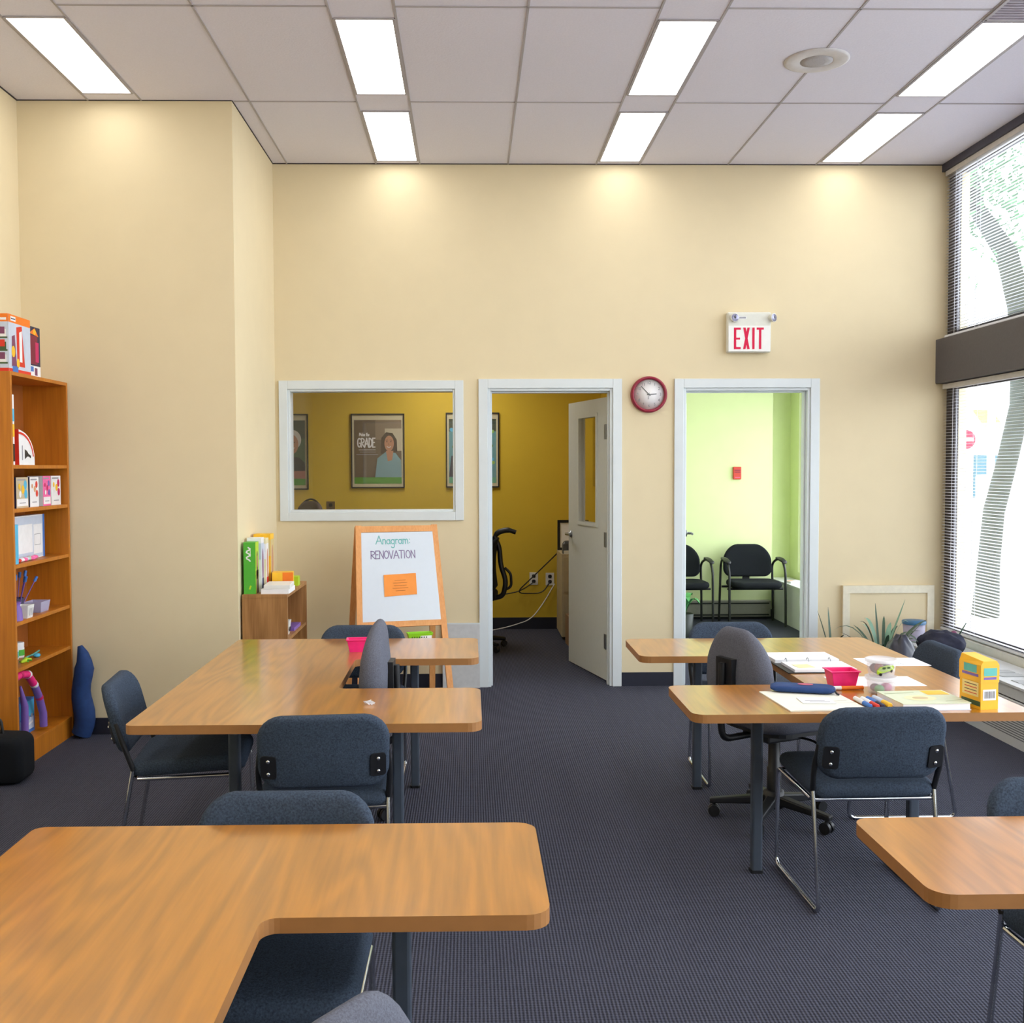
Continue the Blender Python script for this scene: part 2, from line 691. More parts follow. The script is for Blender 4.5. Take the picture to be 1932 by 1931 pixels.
# base boards
mb = MB()
bh = 0.1
for a, b in ((CX, D1[0] - 0.066), (D1[1] + 0.066, D2[0] - 0.066), (D2[1] + 0.066, 3.09)):
    mb.box(a, b, WY - 0.008, WY, 0, bh, M_BASE)
struct(mb.build('baseboard_far'))
mb = MB()
mb.box(LX, CX, CY - 0.008, CY, 0, bh, M_BASE)
mb.box(CX, CX + 0.008, CY - 0.008, WY - 0.008, 0, bh, M_BASE)
mb.box(LX, LX + 0.008, Y0, CY - 0.008, 0, bh, M_BASE)
struct(mb.build('baseboard_left'))
mb = MB()
mb.box(OX0, OX1, OYB - 0.008, OYB, 0, 0.115, M_BASE)
mb.box(GX0, 3.175, GYB - 0.008, GYB, 0, 0.1, M_BASE)
mb.box(GX0, GX0 + 0.008, WY + WT, GYB, 0, 0.1, M_BASE)
struct(mb.build('baseboard_back_rooms'))

# ceiling grid -----------------------------------------------------------
LC = [(-2.22, -1.933), (-0.643, -0.354), (0.931, 1.221), (2.513, 2.803)]
gy = 6.387
rows = [gy + 1.302 - i * 1.302 for i in range(9)]
mb = MB()
gw = 0.0055


def gbar(x0, x1, y0, y1):
    mb.box(x0, x1, y0, y1, H - 0.004, H + 0.001, M_GRID)


xs = []
for a, b in LC:
    for x in (a - 0.012, b + 0.012):
        gbar(x - gw, x + gw, Y0, WY if x > CX else CY)
for i in range(3):
    x = (LC[i][1] + LC[i + 1][0]) / 2
    gbar(x - gw, x + gw, Y0, WY if x > CX else CY)
edges = [LX] + [e for p in LC for e in p] + [RX]
for y in rows:
    if y > WY - 0.05:
        continue
    for i in range(0, len(edges), 2):
        a, b = edges[i], edges[i + 1]
        if y > CY:
            a = max(a, CX)
        if b > a:
            gbar(a + 0.012, b - 0.012, y - gw, y + gw)
struct(mb.build('trim_ceiling_grid'))
mb = MB()
mb.box(CX, RX, WY - 0.006, WY, H - 0.006, H, M_GAP)
mb.box(CX, CX + 0.005, CY, WY, H - 0.005, H, M_GAP)
mb.box(LX, CX, CY - 0.005, CY, H - 0.005, H, M_GAP)
mb.box(LX, LX + 0.006, Y0, CY, H - 0.006, H, M_GAP)
struct(mb.build('trim_ceiling_edge'))

# ceiling lights -----------------------------------------------------------
names_x = ['far left', 'left of centre', 'right of centre', 'far right']
first = None
for r in range(6):
    yc = 7.07 - 1.3345 * r
    for c in range(4):
        if (r == 0 and c == 0) or (r == 2 and c == 3):   # the pier; the air grille
            continue
        a, b = LC[c]
        if r == 0:
            lab = ('small-looking far ceiling light panel above the interior window', 'small-looking far ceiling light panel above the wall clock',
                   'small-looking far ceiling light panel above the corner by the tall window')[c - 1]
        elif r == 1:
            lab = ('large ceiling light panel above the orange bookcase', 'large ceiling light panel left of centre, in line with the interior window',
                   'large ceiling light panel just left of the round ceiling speaker', 'large ceiling light panel beside the tall window blinds, touching the right picture edge')[c]
        else:
            lab = 'recessed ceiling light panel %s, in the %s row back over the near tables' % (names_x[c], ('', '', 'third', 'fourth', 'fifth', 'sixth')[r])
        loc = ((a + b) / 2, yc, H)
        if first is None:
            first = thing('ceiling_light', lab, 'ceiling light', loc, 0, 'recessed ceiling light panels')
            w, d = (b - a) / 2, 0.517
            f = MB()
            for s in (-1, 1):
                f.box(s * w - 0.007, s * w + 0.007, -d, d, -0.007, -0.001, M_GRID)
                f.box(-w, w, s * d - 0.007, s * d + 0.007, -0.007, -0.001, M_GRID)
            f.build('frame', first)
            p = MB()
            p.box(-w + 0.007, w - 0.007, -d + 0.007, d - 0.007, -0.004, -0.002, M_LIGHT)
            p.build('diffuser', first)
        else:
            dup(first, loc, 0, lab)

# ceiling speaker
t = thing('ceiling_speaker', 'round white ceiling speaker with grey mesh between two light panels', 'speaker', (1.865, 5.72, H))
MB().lathe([(0.17, -0.001), (0.17, -0.006), (0.155, -0.010), (0.09, -0.010), (0.085, -0.006)], mat('speaker_rim', '#cbc8c9', 0.5), 40).build('rim', t)
MB().lathe([(0.085, -0.004), (0.085, -0.009), (0.05, -0.012), (0.001, -0.013)], mat('speaker_mesh', '#a9a6a8', 0.7, var=0.25, scale=300), 32).build('grille', t)
# return air grille
t = thing('air_grille', 'grey louvred air grille in the ceiling at the top right corner', 'vent', (2.658, 4.86, H))
g = MB()
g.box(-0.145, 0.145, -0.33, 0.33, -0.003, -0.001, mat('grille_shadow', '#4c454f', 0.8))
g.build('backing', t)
g = MB()
for i in range(24):
    y = -0.32 + i * 0.0276
    g.box(-0.14, 0.14, y, y + 0.013, -0.009, -0.003, mat('grille_metal', '#a79fab', 0.6))
g.build('louvers', t)
g = MB()
for s in (-1, 1):
    g.box(s * 0.145 - 0.008, s * 0.145 + 0.008, -0.338, 0.338, -0.010, -0.001, M_GRID)
    g.box(-0.145, 0.145, s * 0.33 - 0.008, s * 0.33 + 0.008, -0.010, -0.001, M_GRID)
g.build('frame', t)

# interior window ----------------------------------------------------------
x0, x1, z0, z1 = WI


def casing(mb, x0, x1, z0, z1, w, y, t, m, sill=True):
    mb.box(x0 - w, x0, y - t, y, z0 - (w if sill else 0), z1 + w, m)
    mb.box(x1, x1 + w, y - t, y, z0 - (w if sill else 0), z1 + w, m)
    mb.box(x0, x1, y - t, y, z1, z1 + w, m)
    if sill:
        mb.box(x0, x1, y - t, y, z0 - w, z0, m)


mb = MB()
casing(mb, x0, x1, z0, z1, 0.062, WY, 0.018, M_TRIM)
j = 0.016
mb.box(x0, x0 + j, WY - 0.006, WY + WT, z0, z1, M_TRIM)
mb.box(x1 - j, x1, WY - 0.006, WY + WT, z0, z1, M_TRIM)
mb.box(x0 + j, x1 - j, WY - 0.006, WY + WT, z1 - j, z1, M_TRIM)
mb.box(x0 + j, x1 - j, WY - 0.006, WY + WT, z0, z0 + j, M_TRIM)
w1 = struct(mb.build('window_1', bevel=0.003))
mb = MB()
mb.box(x0 + j, x1 - j, WY + 0.06, WY + 0.066, z0 + j, z1 - j, M_PANE)
mb.build('pane', w1)


# doors -------------------------------------------------------------------
def door_frame(n, x0, x1, z1):
    mb = MB()
    casing(mb, x0, x1, 0, z1, 0.066, WY, 0.018, M_TRIM, sill=False)
    j = 0.02
    mb.box(x0, x0 + j, WY - 0.004, WY + WT, 0, z1, M_TRIM)
    mb.box(x1 - j, x1, WY - 0.004, WY + WT, 0, z1, M_TRIM)
    mb.box(x0 + j, x1 - j, WY - 0.004, WY + WT, z1 - j, z1, M_TRIM)
    # stops
    mb.box(x0 + j, x0 + j + 0.012, WY + 0.04, WY + 0.085, 0, z1 - j, M_TRIM)
    mb.box(x1 - j - 0.012, x1 - j, WY + 0.04, WY + 0.085, 0, z1 - j, M_TRIM)
    mb.box(x0 + j + 0.012, x1 - j - 0.012, WY + 0.04, WY + 0.085, z1 - j - 0.012, z1 - j, M_TRIM)
    return struct(mb.build('trim_%d' % n, bevel=0.003))


door_frame(1, *D1)
door_frame(2, *D2)


def door_leaf(n, hinge, ang, side):
    """leaf in local coords: from hinge x=0 to x=w*side, thickness along y; ang about z"""
    w, t, hh = 0.84, 0.042, 2.115
    za, zb = 1.16, 1.995                # vision light
    xa, xb = 0.25, 0.60
    if n == 1:
        xa, xb = 0.20, 0.60
    b = MB()
    s = side
    def bx(a, c, z0, z1):
        b.box(min(s * a, s * c), max(s * a, s * c), 0, t, z0, z1, M_DOOR)
    bx(0, xa, 0.012, hh)
    bx(xb, w, 0.012, hh)
    bx(xa, xb, 0.012, za)
    bx(xa, xb, zb, hh)
    o = struct(b.build('door_%d' % n, loc=(hinge[0], hinge[1], 0), rotz=ang))
    g = MB()
    g.box(min(s * xa, s * xb), max(s * xa, s * xb), t / 2 - 0.003, t / 2 + 0.003, za, zb, M_PANE)
    g.build('vision_pane', o)
    f = MB()
    for y0, y1 in ((-0.008, 0.0), (t, t + 0.008)):
        lo, hi = min(s * xa, s * xb), max(s * xa, s * xb)
        f.box(lo - 0.015, lo + 0.012, y0, y1, za - 0.015, zb + 0.015, M_DOOR)
        f.box(hi - 0.012, hi + 0.015, y0, y1, za - 0.015, zb + 0.015, M_DOOR)
        f.box(lo + 0.012, hi - 0.012, y0, y1, zb - 0.012, zb + 0.015, M_DOOR)
        f.box(lo + 0.012, hi - 0.012, y0, y1, za - 0.015, za + 0.012, M_DOOR)
    f.build('vision_frame', o)
    for k in (-1, 1):
        h = MB()
        yb = t if k > 0 else 0
        hx = s * (w - 0.06)
        h.lathe([(0.027, 0), (0.027, 0.008), (0.010, 0.012), (0.010, 0.05)], M_STEEL, 16,
                T=Matrix.Translation((hx, yb, 1.06)) @ Matrix.Rotation(-k * PI / 2, 4, 'X'))
        h.tube(bend([(hx, yb + k * 0.045, 1.06), (hx - s * 0.03, yb + k * 0.055, 1.06), (hx - s * 0.12, yb + k * 0.055, 1.06)], 0.02), 0.009, M_STEEL, 8)
        h.build('handle', o)
    for z in (0.30, 1.06, 1.86):
        h = MB()
        h.box(-0.045 if s < 0 else 0.002, -0.002 if s < 0 else 0.045, -0.002, 0.0, z - 0.055, z + 0.055, M_STEEL)
        h.tube([(0, -0.006, z - 0.055), (0, -0.006, z + 0.055)], 0.007, M_STEEL, 8)
        h.build('hinge', o)
    return o


M_DOOR = mat('grey_white_door_paint', '#d3d7d2', 0.45, var=0.02)
# office door, hinged on the right jamb, swung into the office
door_leaf(1, (1.015, WY + WT + 0.006), R(-76), -1)
# reception door, hinged on the left jamb, swung in almost edge-on
door_leaf(2, (1.578, WY + WT + 0.006), R(76.5), 1)

# window wall ---------------------------------------------------------------
mb = MB()
mb.box(RX, RX + 0.2, Y0, WY + WT - 0.02, 0, 0.40, M_OFFWHITE)
struct(mb.build('wall_right'))
mb = MB()
mb.box(RX - 0.005, RX + 0.2, Y0, WY, 3.715, H, M_NAVYTRIM)
struct(mb.build('trim_window_head'))
mb = MB()
mb.box(RX - 0.035, RX + 0.2, Y0, WY, 2.196, 2.515, M_DARKALU)
struct(mb.build('trim_window_transom', bevel=0.006))


def street_window(n, z0, z1):
    mb = MB()
    xa, xb = RX + 0.052, RX + 0.078
    mb.box(xa, xb, 7.53, WY, z0, z1, M_DARKALU)
    for y in (5.0, 2.6, 0.2, -2.2):
        mb.box(xa, xb, y - 0.03, y + 0.03, z0, z1, M_DARKALU)
    mb.box(xa, xb, Y0, 7.53, z0, z0 + 0.05, M_DARKALU)
    mb.box(xa, xb, Y0, 7.53, z1 - 0.05, z1, M_DARKALU)
    o = struct(mb.build('window_%d' % n))
    ed = [7.53, 5.03, 4.97, 2.63, 2.57, 0.23, 0.17, -2.17]
    for i in range(0, 8, 2):
        g = MB()
        g.box(xa + 0.01, xa + 0.016, ed[i + 1], ed[i], z0 + 0.05, z1 - 0.05, M_PANE)
        g.build('pane', o)
    return o


street_window(2, 2.515, 3.715)
street_window(3, 0.40, 2.196)
mb = MB()
mb.box(GX1 + 0.05, GX1 + 0.12, WY + WT, 7.9, 0.5, 2.45, M_DARKALU)
mb.box(GX1 + 0.05, GX1 + 0.12, 10.88, 10.95, 0.5, 2.45, M_DARKALU)
o = struct(mb.build('window_4'))
g = MB()
g.box(GX1 + 0.08, GX1 + 0.086, 7.9, 10.88, 0.5, 2.45, M_PANE)
g.build('pane', o)


# blinds ---------------------------------------------------------------------
M_SLAT = mat('white_blind_slat', '#dcdde4', 0.45, var=0.02)


def blind(label, z0, z1, y0, y1, stack):
    t = thing('venetian_blind', label, 'blind', (RX + 0.03, (y0 + y1) / 2, 0))
    hw = (y1 - y0) / 2
    h = MB()
    h.box(-0.02, 0.02, -hw, hw, z1 - 0.035, z1, mat('blind_headrail', '#c9c5c2', 0.5))
    h.build('head_rail', t)
    s = MB()
    z = z1 - 0.05
    while z > z0 + 0.03:
        # slightly cupped slat, tilted open
        pts = []
        for k in range(5):
            u = -0.0125 + 0.025 * k / 4
            pts.append((u, 0.0012 * (1 - (u / 0.0125) ** 2) + u * 0.10))
        vs = [(a, -hw, z + b) for a, b in pts] + [(a, hw, z + b) for a, b in pts]
        vs += [(a, -hw, z + b - 0.0006) for a, b in pts] + [(a, hw, z + b - 0.0006) for a, b in pts]
        fs = [(i, i + 1, 6 + i, 5 + i) for i in range(4)] + [(11 + i, 10 + i, 15 + i, 16 + i) for i in range(4)]
        s.add(vs, fs, M_SLAT, smooth=True)
        z -= 0.0215
    s.build('slats', t)
    b = MB()
    b.tube([(0, -hw, z0 + 0.012), (0, hw, z0 + 0.012)], 0.013, M_SLAT, 10)
    b.build('bottom_rail', t)
    for f in (0.94, 0.82, 0.5, 0.08):
        y = -hw + 2 * hw * f
        c = MB()
        for dx in (-0.014, 0.014):
            c.tube([(dx, y, z0 + 0.012), (dx, y, z1 - 0.03)], 0.0016, M_SLAT, 5)
        c.build('ladder_cord', t)
    return t


blind('white venetian blind on the upper window, above the charcoal beam', 2.52, 3.713, 5.06, 7.645, 0)
blind('white venetian blind on the lower window, from the charcoal beam down to the ledge', 0.405, 2.19, 5.06, 7.645, 0)
lower_wand = None

# convector cabinet under the window ------------------------------------------
t = thing('convector_cabinet', 'long white heating cabinet with grilles under the tall window', 'radiator', (3.25, 3.4, 0))
M_CONV = mat('convector_enamel', '#d3d5d6', 0.4, var=0.02)
c = MB()
c.box(-0.16, 0.165, -5.9, 4.22, 0.0, 0.262, M_CONV)
c.box(-0.15, 0.165, -5.9, 4.22, 0.27, 0.335, M_CONV)
c.box(-0.145, 0.165, -5.9, 4.22, 0.262, 0.27, M_GAP)
c.box(-0.158, 0.165, -5.9, 4.22, 0.335, 0.35, M_CONV)
c.build('cabinet', t, bevel=0.002)
M_GRL = mat('grille_grey', '#9da2a4', 0.55, var=0.08)
for i in range(11):
    y = 3.55 - i * 0.31
    g = MB()
    for k in range(2):
        yy = y - k * 0.12
        g.box(-0.10, 0.04, yy - 0.045, yy + 0.045, 0.3505, 0.352, M_GRL)
        for q in range(5):
            g.box(-0.10, 0.04, yy - 0.043 + q * 0.019, yy - 0.037 + q * 0.019, 0.352, 0.355, M_CONV)
    g.build('top_grille', t)
g = MB()
for q in range(9):
    z = 0.055 + q * 0.014
    g.box(-0.1605, -0.158, -5.7, 3.3, z, z + 0.006, mat('louver_slot', '#6d7075', 0.7))
g.build('front_louver', t)

# access panel on far wall ------------------------------------------------------
t = thing('wall_panel', 'cream framed access panel low on the far wall beside the window', 'panel', (3.056, WY, 0))
p = MB()
p.box(-0.335, 0.335, -0.02, 0.0, 0.1, 0.73, M_CREAM)
p.build('backing', t)
p = MB()
w = 0.05
for a, b, c_, d in ((-0.335, -0.285, 0.1, 0.73), (0.285, 0.335, 0.1, 0.73), (-0.285, 0.285, 0.675, 0.73), (-0.285, 0.285, 0.1, 0.15)):
    p.box(a, b, -0.034, -0.02, c_, d, mat('pale_cream_frame', '#dfd8c2', 0.5))
p.build('frame', t)

# ================================================================== TABLES
TW, TD = 1.255, 1.87      # width, depth
TZ = 0.70


def u_table(name, label, loc, flip, td):
    """U-shaped work table: spine on -x side (flip=1) or on +x side (flip=-1); origin at footprint centre"""
    t = thing(name, label, 'table', loc, 0, 'U-shaped oak work tables')
    hw, hd = TW / 2, td / 2
    nx = -hw + 0.675
    wing = (td - 0.665) / 2
    poly = [(-hw, -hd), (hw, -hd), (hw, -hd + wing), (nx, -hd + wing), (nx, hd - wing), (hw, hd - wing), (hw, hd), (-hw, hd)]
    rad = [0.03, 0.05, 0.05, 0.035, 0.035, 0.05, 0.05, 0.03]
    if flip < 0:
        poly = [(-a, b) for a, b in reversed(poly)]
        rad = list(reversed(rad))
    pts = fillet(poly, rad, 5)
    m = MB()
    m.prism(pts, TZ - 0.032, TZ, M_EDGE, top=M_TABLE, bottom=mat('table_underside', '#5b4a3a', 0.8))
    m.build('tabletop', t, bevel=0.004)
    for sx in (-1, 1):
        for sy in (-1, 1):
            x, y = sx * 0.31, sy * (hd - 0.31)
            l = MB()
            l.prism(rrect(0.042, 0.042, 0.008, 2, x, y), 0.012, TZ - 0.037, M_DARKSTEEL)
            l.prism(rrect(0.05, 0.05, 0.01, 2, x, y), 0.0, 0.012, M_BLACK)
            l.build('leg', t)
    for sy in (-1, 1):
        b = MB()
        y = sy * (hd - 0.31)
        b.box(-0.288, 0.288, y - 0.015, y + 0.015, TZ - 0.07, TZ - 0.034, M_DARKSTEEL)
        b.build('under_beam', t)
    return t


u_table('work_table', 'oak-topped work table in front of the whiteboard easel, opening to the right', (-0.5855, 4.635, 0), 1, 1.87)
u_table('work_table', 'oak-topped work table near the window, covered with papers and tubs', (1.437, 4.65, 0), -1, 1.71)
u_table('work_table', 'empty oak-topped work table in the left foreground', (-0.4655, 1.762, 0), 1, 1.78)
u_table('work_table', 'pale-lit oak work table cut off by the right bottom picture edge', (1.60, 1.8375, 0), -1, 1.645)


# ================================================================== SLED CHAIRS
def sled_chair(label, loc, rotz):
    t = thing('sled_chair', label, 'chair', loc, rotz, 'blue-grey chairs with chrome sled legs')

    # seat
    def fs(a, b, c):
        y = b + 0.035
        d = 0.0
        if y > 0.12:
            d = -1.1 * (y - 0.12) ** 2
        return (a, y, 0.435 + c + d + 0.25 * a * a * 0.3 + 0.05 * y)
    MB().pillow(rrect(0.46, 0.44, (0.05, 0.07, 0.07, 0.05)), 0.062, 0.028, M_FABRIC, fs).build('seat', t)

    def fb(a, b, c):
        # reclined, gently wrapped back
        z = 0.622 + b * 0.97
        y = -0.235 - 0.26 * (b) + c + 0.55 * a * a - 0.02
        return (a, y, z + 0.012 * (1 - (a / 0.22) ** 2) * (1 if b > 0 else -1.6))
    MB().pillow(rrect(0.455, 0.262, (0.07, 0.085, 0.085, 0.07), 6), 0.05, 0.022, M_FABRIC, fb).build('backrest', t)
    for s in (-1, 1):
        x = s * 0.222
        path = bend([(x, -0.165, 0.445), (x, -0.24, 0.009), (x, 0.25, 0.009), (x * 1.0, 0.235, 0.40), (x, -0.15, 0.395)], 0.035, 6)
        MB().tube(path, 0.0085, M_CHROME, 8).build('side_frame', t)
        MB().tube(bend([(x, -0.165, 0.43), (x * 1.03, -0.20, 0.53), (x * 0.99, -0.228, 0.615)], 0.03), 0.0105, M_BLACK, 8).build('upright', t)
        p = MB()
        xc = s * 0.187
        T = Matrix.Translation((xc, -0.2505, 0.572)) @ Matrix.Rotation(R(14), 4, 'X') @ Matrix.Rotation(s * R(12), 4, 'Z')
        p.add([], [], M_BLACK)
        p.prism(rrect(0.055, 0.085, 0.01, 2), -0.004, 0.004, M_BLACK, T=T @ Matrix.Rotation(PI / 2, 4, 'X'))
        q = p.build('back_plate', t)
        bo = MB()
        for dz in (-0.024, 0.024):
            bo.ball((0, -0.005, dz), (0.0075, 0.005, 0.0075), M_CHROME, 10, T=T)
        bo.build('bolts', q)
    MB().tube([(-0.222, -0.163, 0.396), (0.222, -0.163, 0.396)], 0.0085, M_CHROME, 8).build('cross_bar', t)
    MB().tube([(-0.222, 0.215, 0.398), (0.222, 0.215, 0.398)], 0.0085, M_CHROME, 8).build('cross_bar', t)
    return t


ch = sled_chair('blue-grey chair seen from behind at the paper-covered table', (1.455, 3.93, 0), R(1))
dup(ch, (-0.528, 3.88, 0), R(5), 'blue-grey chair seen from behind at the easel-side table')
dup(ch, (-1.165, 4.33, 0), R(-84), 'blue-grey chair turned sideways at the far left end of a table, near the bookcase')
dup(ch, (-0.57, 5.40, 0), R(180), 'blue-grey chair whose top shows in front of the whiteboard easel')
dup(ch, (-0.475, 2.47, 0), R(180), 'chair tucked under the far side of the left foreground table')
dup(ch, (1.41, 5.43, 0), R(180), 'chair behind the paper-covered table, in front of the lime green room doorway')
dup(ch, (1.96, 4.925, 0), R(90), 'blue-grey chair at the window side of a table, left of the yellow box')
dup(ch, (1.61, 2.53, 0), R(180), 'chair behind the foreground table at the right picture edge')


# ================================================================== TASK CHAIRS
def task_chair(label, loc, rotz):
    t = thing('task_chair', label, 'chair', loc, rotz, 'armless grey swivel task chairs')

    def fs(a, b, c):
        y = b + 0.02
        return (a, y, 0.475 + c - (0.5 * max(0, y - 0.12) ** 2) + 0.12 * a * a)
    MB().pillow(rrect(0.47, 0.44, 0.12, 6), 0.075, 0.034, M_FABRIC2, fs).build('seat', t)
    MB().prism(rrect(0.40, 0.38, 0.1, 5, 0, 0.02), 0.425, 0.442, M_BLACK).build('seat_pan', t)

    def fb(a, b, c):
        y = -0.215 - 0.03 * b + c * (1 - 0.45 * max(0, b) / 0.2) + 0.45 * a * a
        return (a * (1 - 0.25 * max(0, b) / 0.2 - 0.1 * max(0, -b) / 0.2), y, 0.735 + b)
    MB().pillow(rrect(0.42, 0.40, 0.15, 7), 0.10, 0.048, M_FABRIC2, fb).build('backrest', t)
    b = MB()
    b.tube(bend([(0, 0.0, 0.41), (0, -0.29, 0.40), (0, -0.30, 0.50), (0, -0.292, 0.74)], 0.07), [0.016] * 14, M_BLACK, 8)
    b.box(-0.055, 0.055, -0.285, -0.25, 0.60, 0.76, M_BLACK)
    b.build('back_support', t)
    MB().box(-0.09, 0.09, -0.11, 0.11, 0.375, 0.43, M_BLACK).build('tilt_mechanism', t, bevel=0.01)
    MB().lathe([(0.032, 0.13), (0.032, 0.24), (0.027, 0.245), (0.027, 0.38)], M_BLACK, 16).build('gas_column', t)
    MB().tube(bend([(0.08, 0.03, 0.40), (0.20, 0.05, 0.40), (0.245, 0.05, 0.385)], 0.03), 0.006, M_BLACK, 6).build('lever', t)
    MB().lathe([(0.045, 0.06), (0.05, 0.075), (0.045, 0.135), (0.03, 0.14)], M_BLACK, 18).build('hub', t)
    for k in range(5):
        a = 2 * PI * k / 5 + 0.3
        T = Matrix.Rotation(a, 4, 'Z')
        sp = MB()
        sp.add([(0.03, -0.024, 0.075), (0.03, 0.024, 0.075), (0.03, 0.024, 0.118), (0.03, -0.024, 0.118),
                (0.285, -0.017, 0.060), (0.285, 0.017, 0.060), (0.285, 0.017, 0.084), (0.285, -0.017, 0.084)],
               [(0, 1, 2, 3), (7, 6, 5, 4), (0, 4, 5, 1), (1, 5, 6, 2), (2, 6, 7, 3), (3, 7, 4, 0)], M_BLACK, T=T)
        s_ = sp.build('base_spoke', t, bevel=0.006)
        cs = MB()
        for s in (-1, 1):
            cs.lathe([(0.026, -0.009), (0.028, 0), (0.026, 0.009)], M_BLACK, 14,
                     T=T @ Matrix.Translation((0.265, s * 0.014, 0.028)) @ Matrix.Rotation(PI / 2, 4, 'X'))
        cs.tube([(0.265, 0, 0.03), (0.265, 0, 0.062)], 0.008, M_BLACK, 6, T=T)
        cs.build('caster', s_)
    return t


tc = task_chair('grey swivel chair turned side-on in the gap of the easel-side table', (-0.615, 4.62, 0), R(88))
t2 = dup(tc, (1.375, 4.72, 0), R(-66), 'grey swivel chair seen from its back in the gap of the paper-covered table')
for c in kids(t2):          # this one has its back set lower
    if c.name.startswith('backrest'):
        c.location.z = -0.045
t3 = dup(tc, (-0.38, 1.74, 0), R(54), 'grey swivel chair whose rounded top just enters at the bottom edge of the picture')
for c in kids(t3):          # gas lift lowered
    if c.name.split('.')[0] in ('seat', 'seat_pan', 'backrest', 'back_support', 'tilt_mechanism', 'lever'):
        c.location.z = -0.17 if c.name.startswith('backrest') else -0.125

# ================================================================== TALL BOOKCASE
BX0, BX1, BY0, BY1, BZ = -2.641, -2.38, 5.575, 6.362, 2.11
t = thing('tall_bookcase', 'tall orange wood bookcase against the left wall, filled with toys', 'bookcase', ((BX0 + BX1) / 2, (BY0 + BY1) / 2, 0))
ox, oy = (BX0 + BX1) / 2, (BY0 + BY1) / 2
w, d = (BX1 - BX0) / 2, (BY1 - BY0) / 2
for s in (-1, 1):
    MB().box(-w, w, min(s * d, s * (d - 0.02)), max(s * d, s * (d - 0.02)), 0, BZ, M_ORANGEWOOD).build('side_panel', t, bevel=0.0015)
MB().box(-w, w, -d + 0.02, d - 0.02, BZ - 0.02, BZ, M_ORANGEWOOD).build('top_panel', t, bevel=0.0015)
MB().box(-w, -w + 0.006, -d + 0.02, d - 0.02, 0.1, BZ - 0.02, M_BOOKBACK).build('back_panel', t)
SH = [1.622, 1.39, 1.095, 0.79, 0.545, 0.12]
for z in SH:
    MB().box(-w + 0.006, w - 0.004, -d + 0.02, d - 0.02, z - 0.02, z, M_ORANGEWOOD).build('shelf', t, bevel=0.0015)
MB().box(w - 0.022, w - 0.006, -d + 0.02, d - 0.02, 0.0, 0.10, M_ORANGEWOOD).build('kick_board', t)


def carton(name, label, cat, x0, x1, y0, y1, z0, z1, m, deco=None, group=None):
    """printed carton; deco(mb, Pfront(+X face), Pside(-Y face), Ptop) gets coordinates local to the box centre-bottom"""
    cx, cy = (x0 + x1) / 2, (y0 + y1) / 2
    hx, hy, hz = (x1 - x0) / 2, (y1 - y0) / 2, z1 - z0
    b = MB()
    b.box(-hx, hx, -hy, hy, 0, hz, m)
    if deco:
        deco(b, YZ(hx), XZ(-hy), XY(hz), hx, hy, hz)
    return tag(b.build(name, loc=(cx, cy, z0)), label, cat, group)


def c_(n, h, r=0.5):
    return mat(n, h, r, var=0.04)


RED, ORG, YEL = c_('print_red', '#d8321f'), c_('print_orange', '#f07b16'), c_('print_yellow', '#f4bf2a')
GRN, DGRN = c_('print_green', '#4fae35'), c_('print_dark_green', '#3f5a35')
SKYB, BLU, NAVY = c_('print_sky', '#c5d0e2'), c_('print_blue', '#3c72c0'), c_('print_navy', '#23284a')
MAG, CRIM, PLUM = c_('print_magenta', '#c81e62'), c_('print_crimson', '#7d1236'), c_('print_plum', '#7c3f62')
WHT, BLK, GRY = c_('print_white', '#ececee'), c_('print_black', '#1d1b1e'), c_('print_grey', '#9a9aa3')
TEAL, BRN, SKIN = c_('print_teal', '#5fb9b0'), c_('print_brown', '#5c4a3e'), c_('print_skin', '#c38d70')
PNK, CYN, PUR = c_('print_pink', '#f06aa8'), c_('print_cyan', '#4fb4dc'), c_('print_purple', '#7d5fb0')
LIM = c_('print_lime', '#b5d62c')


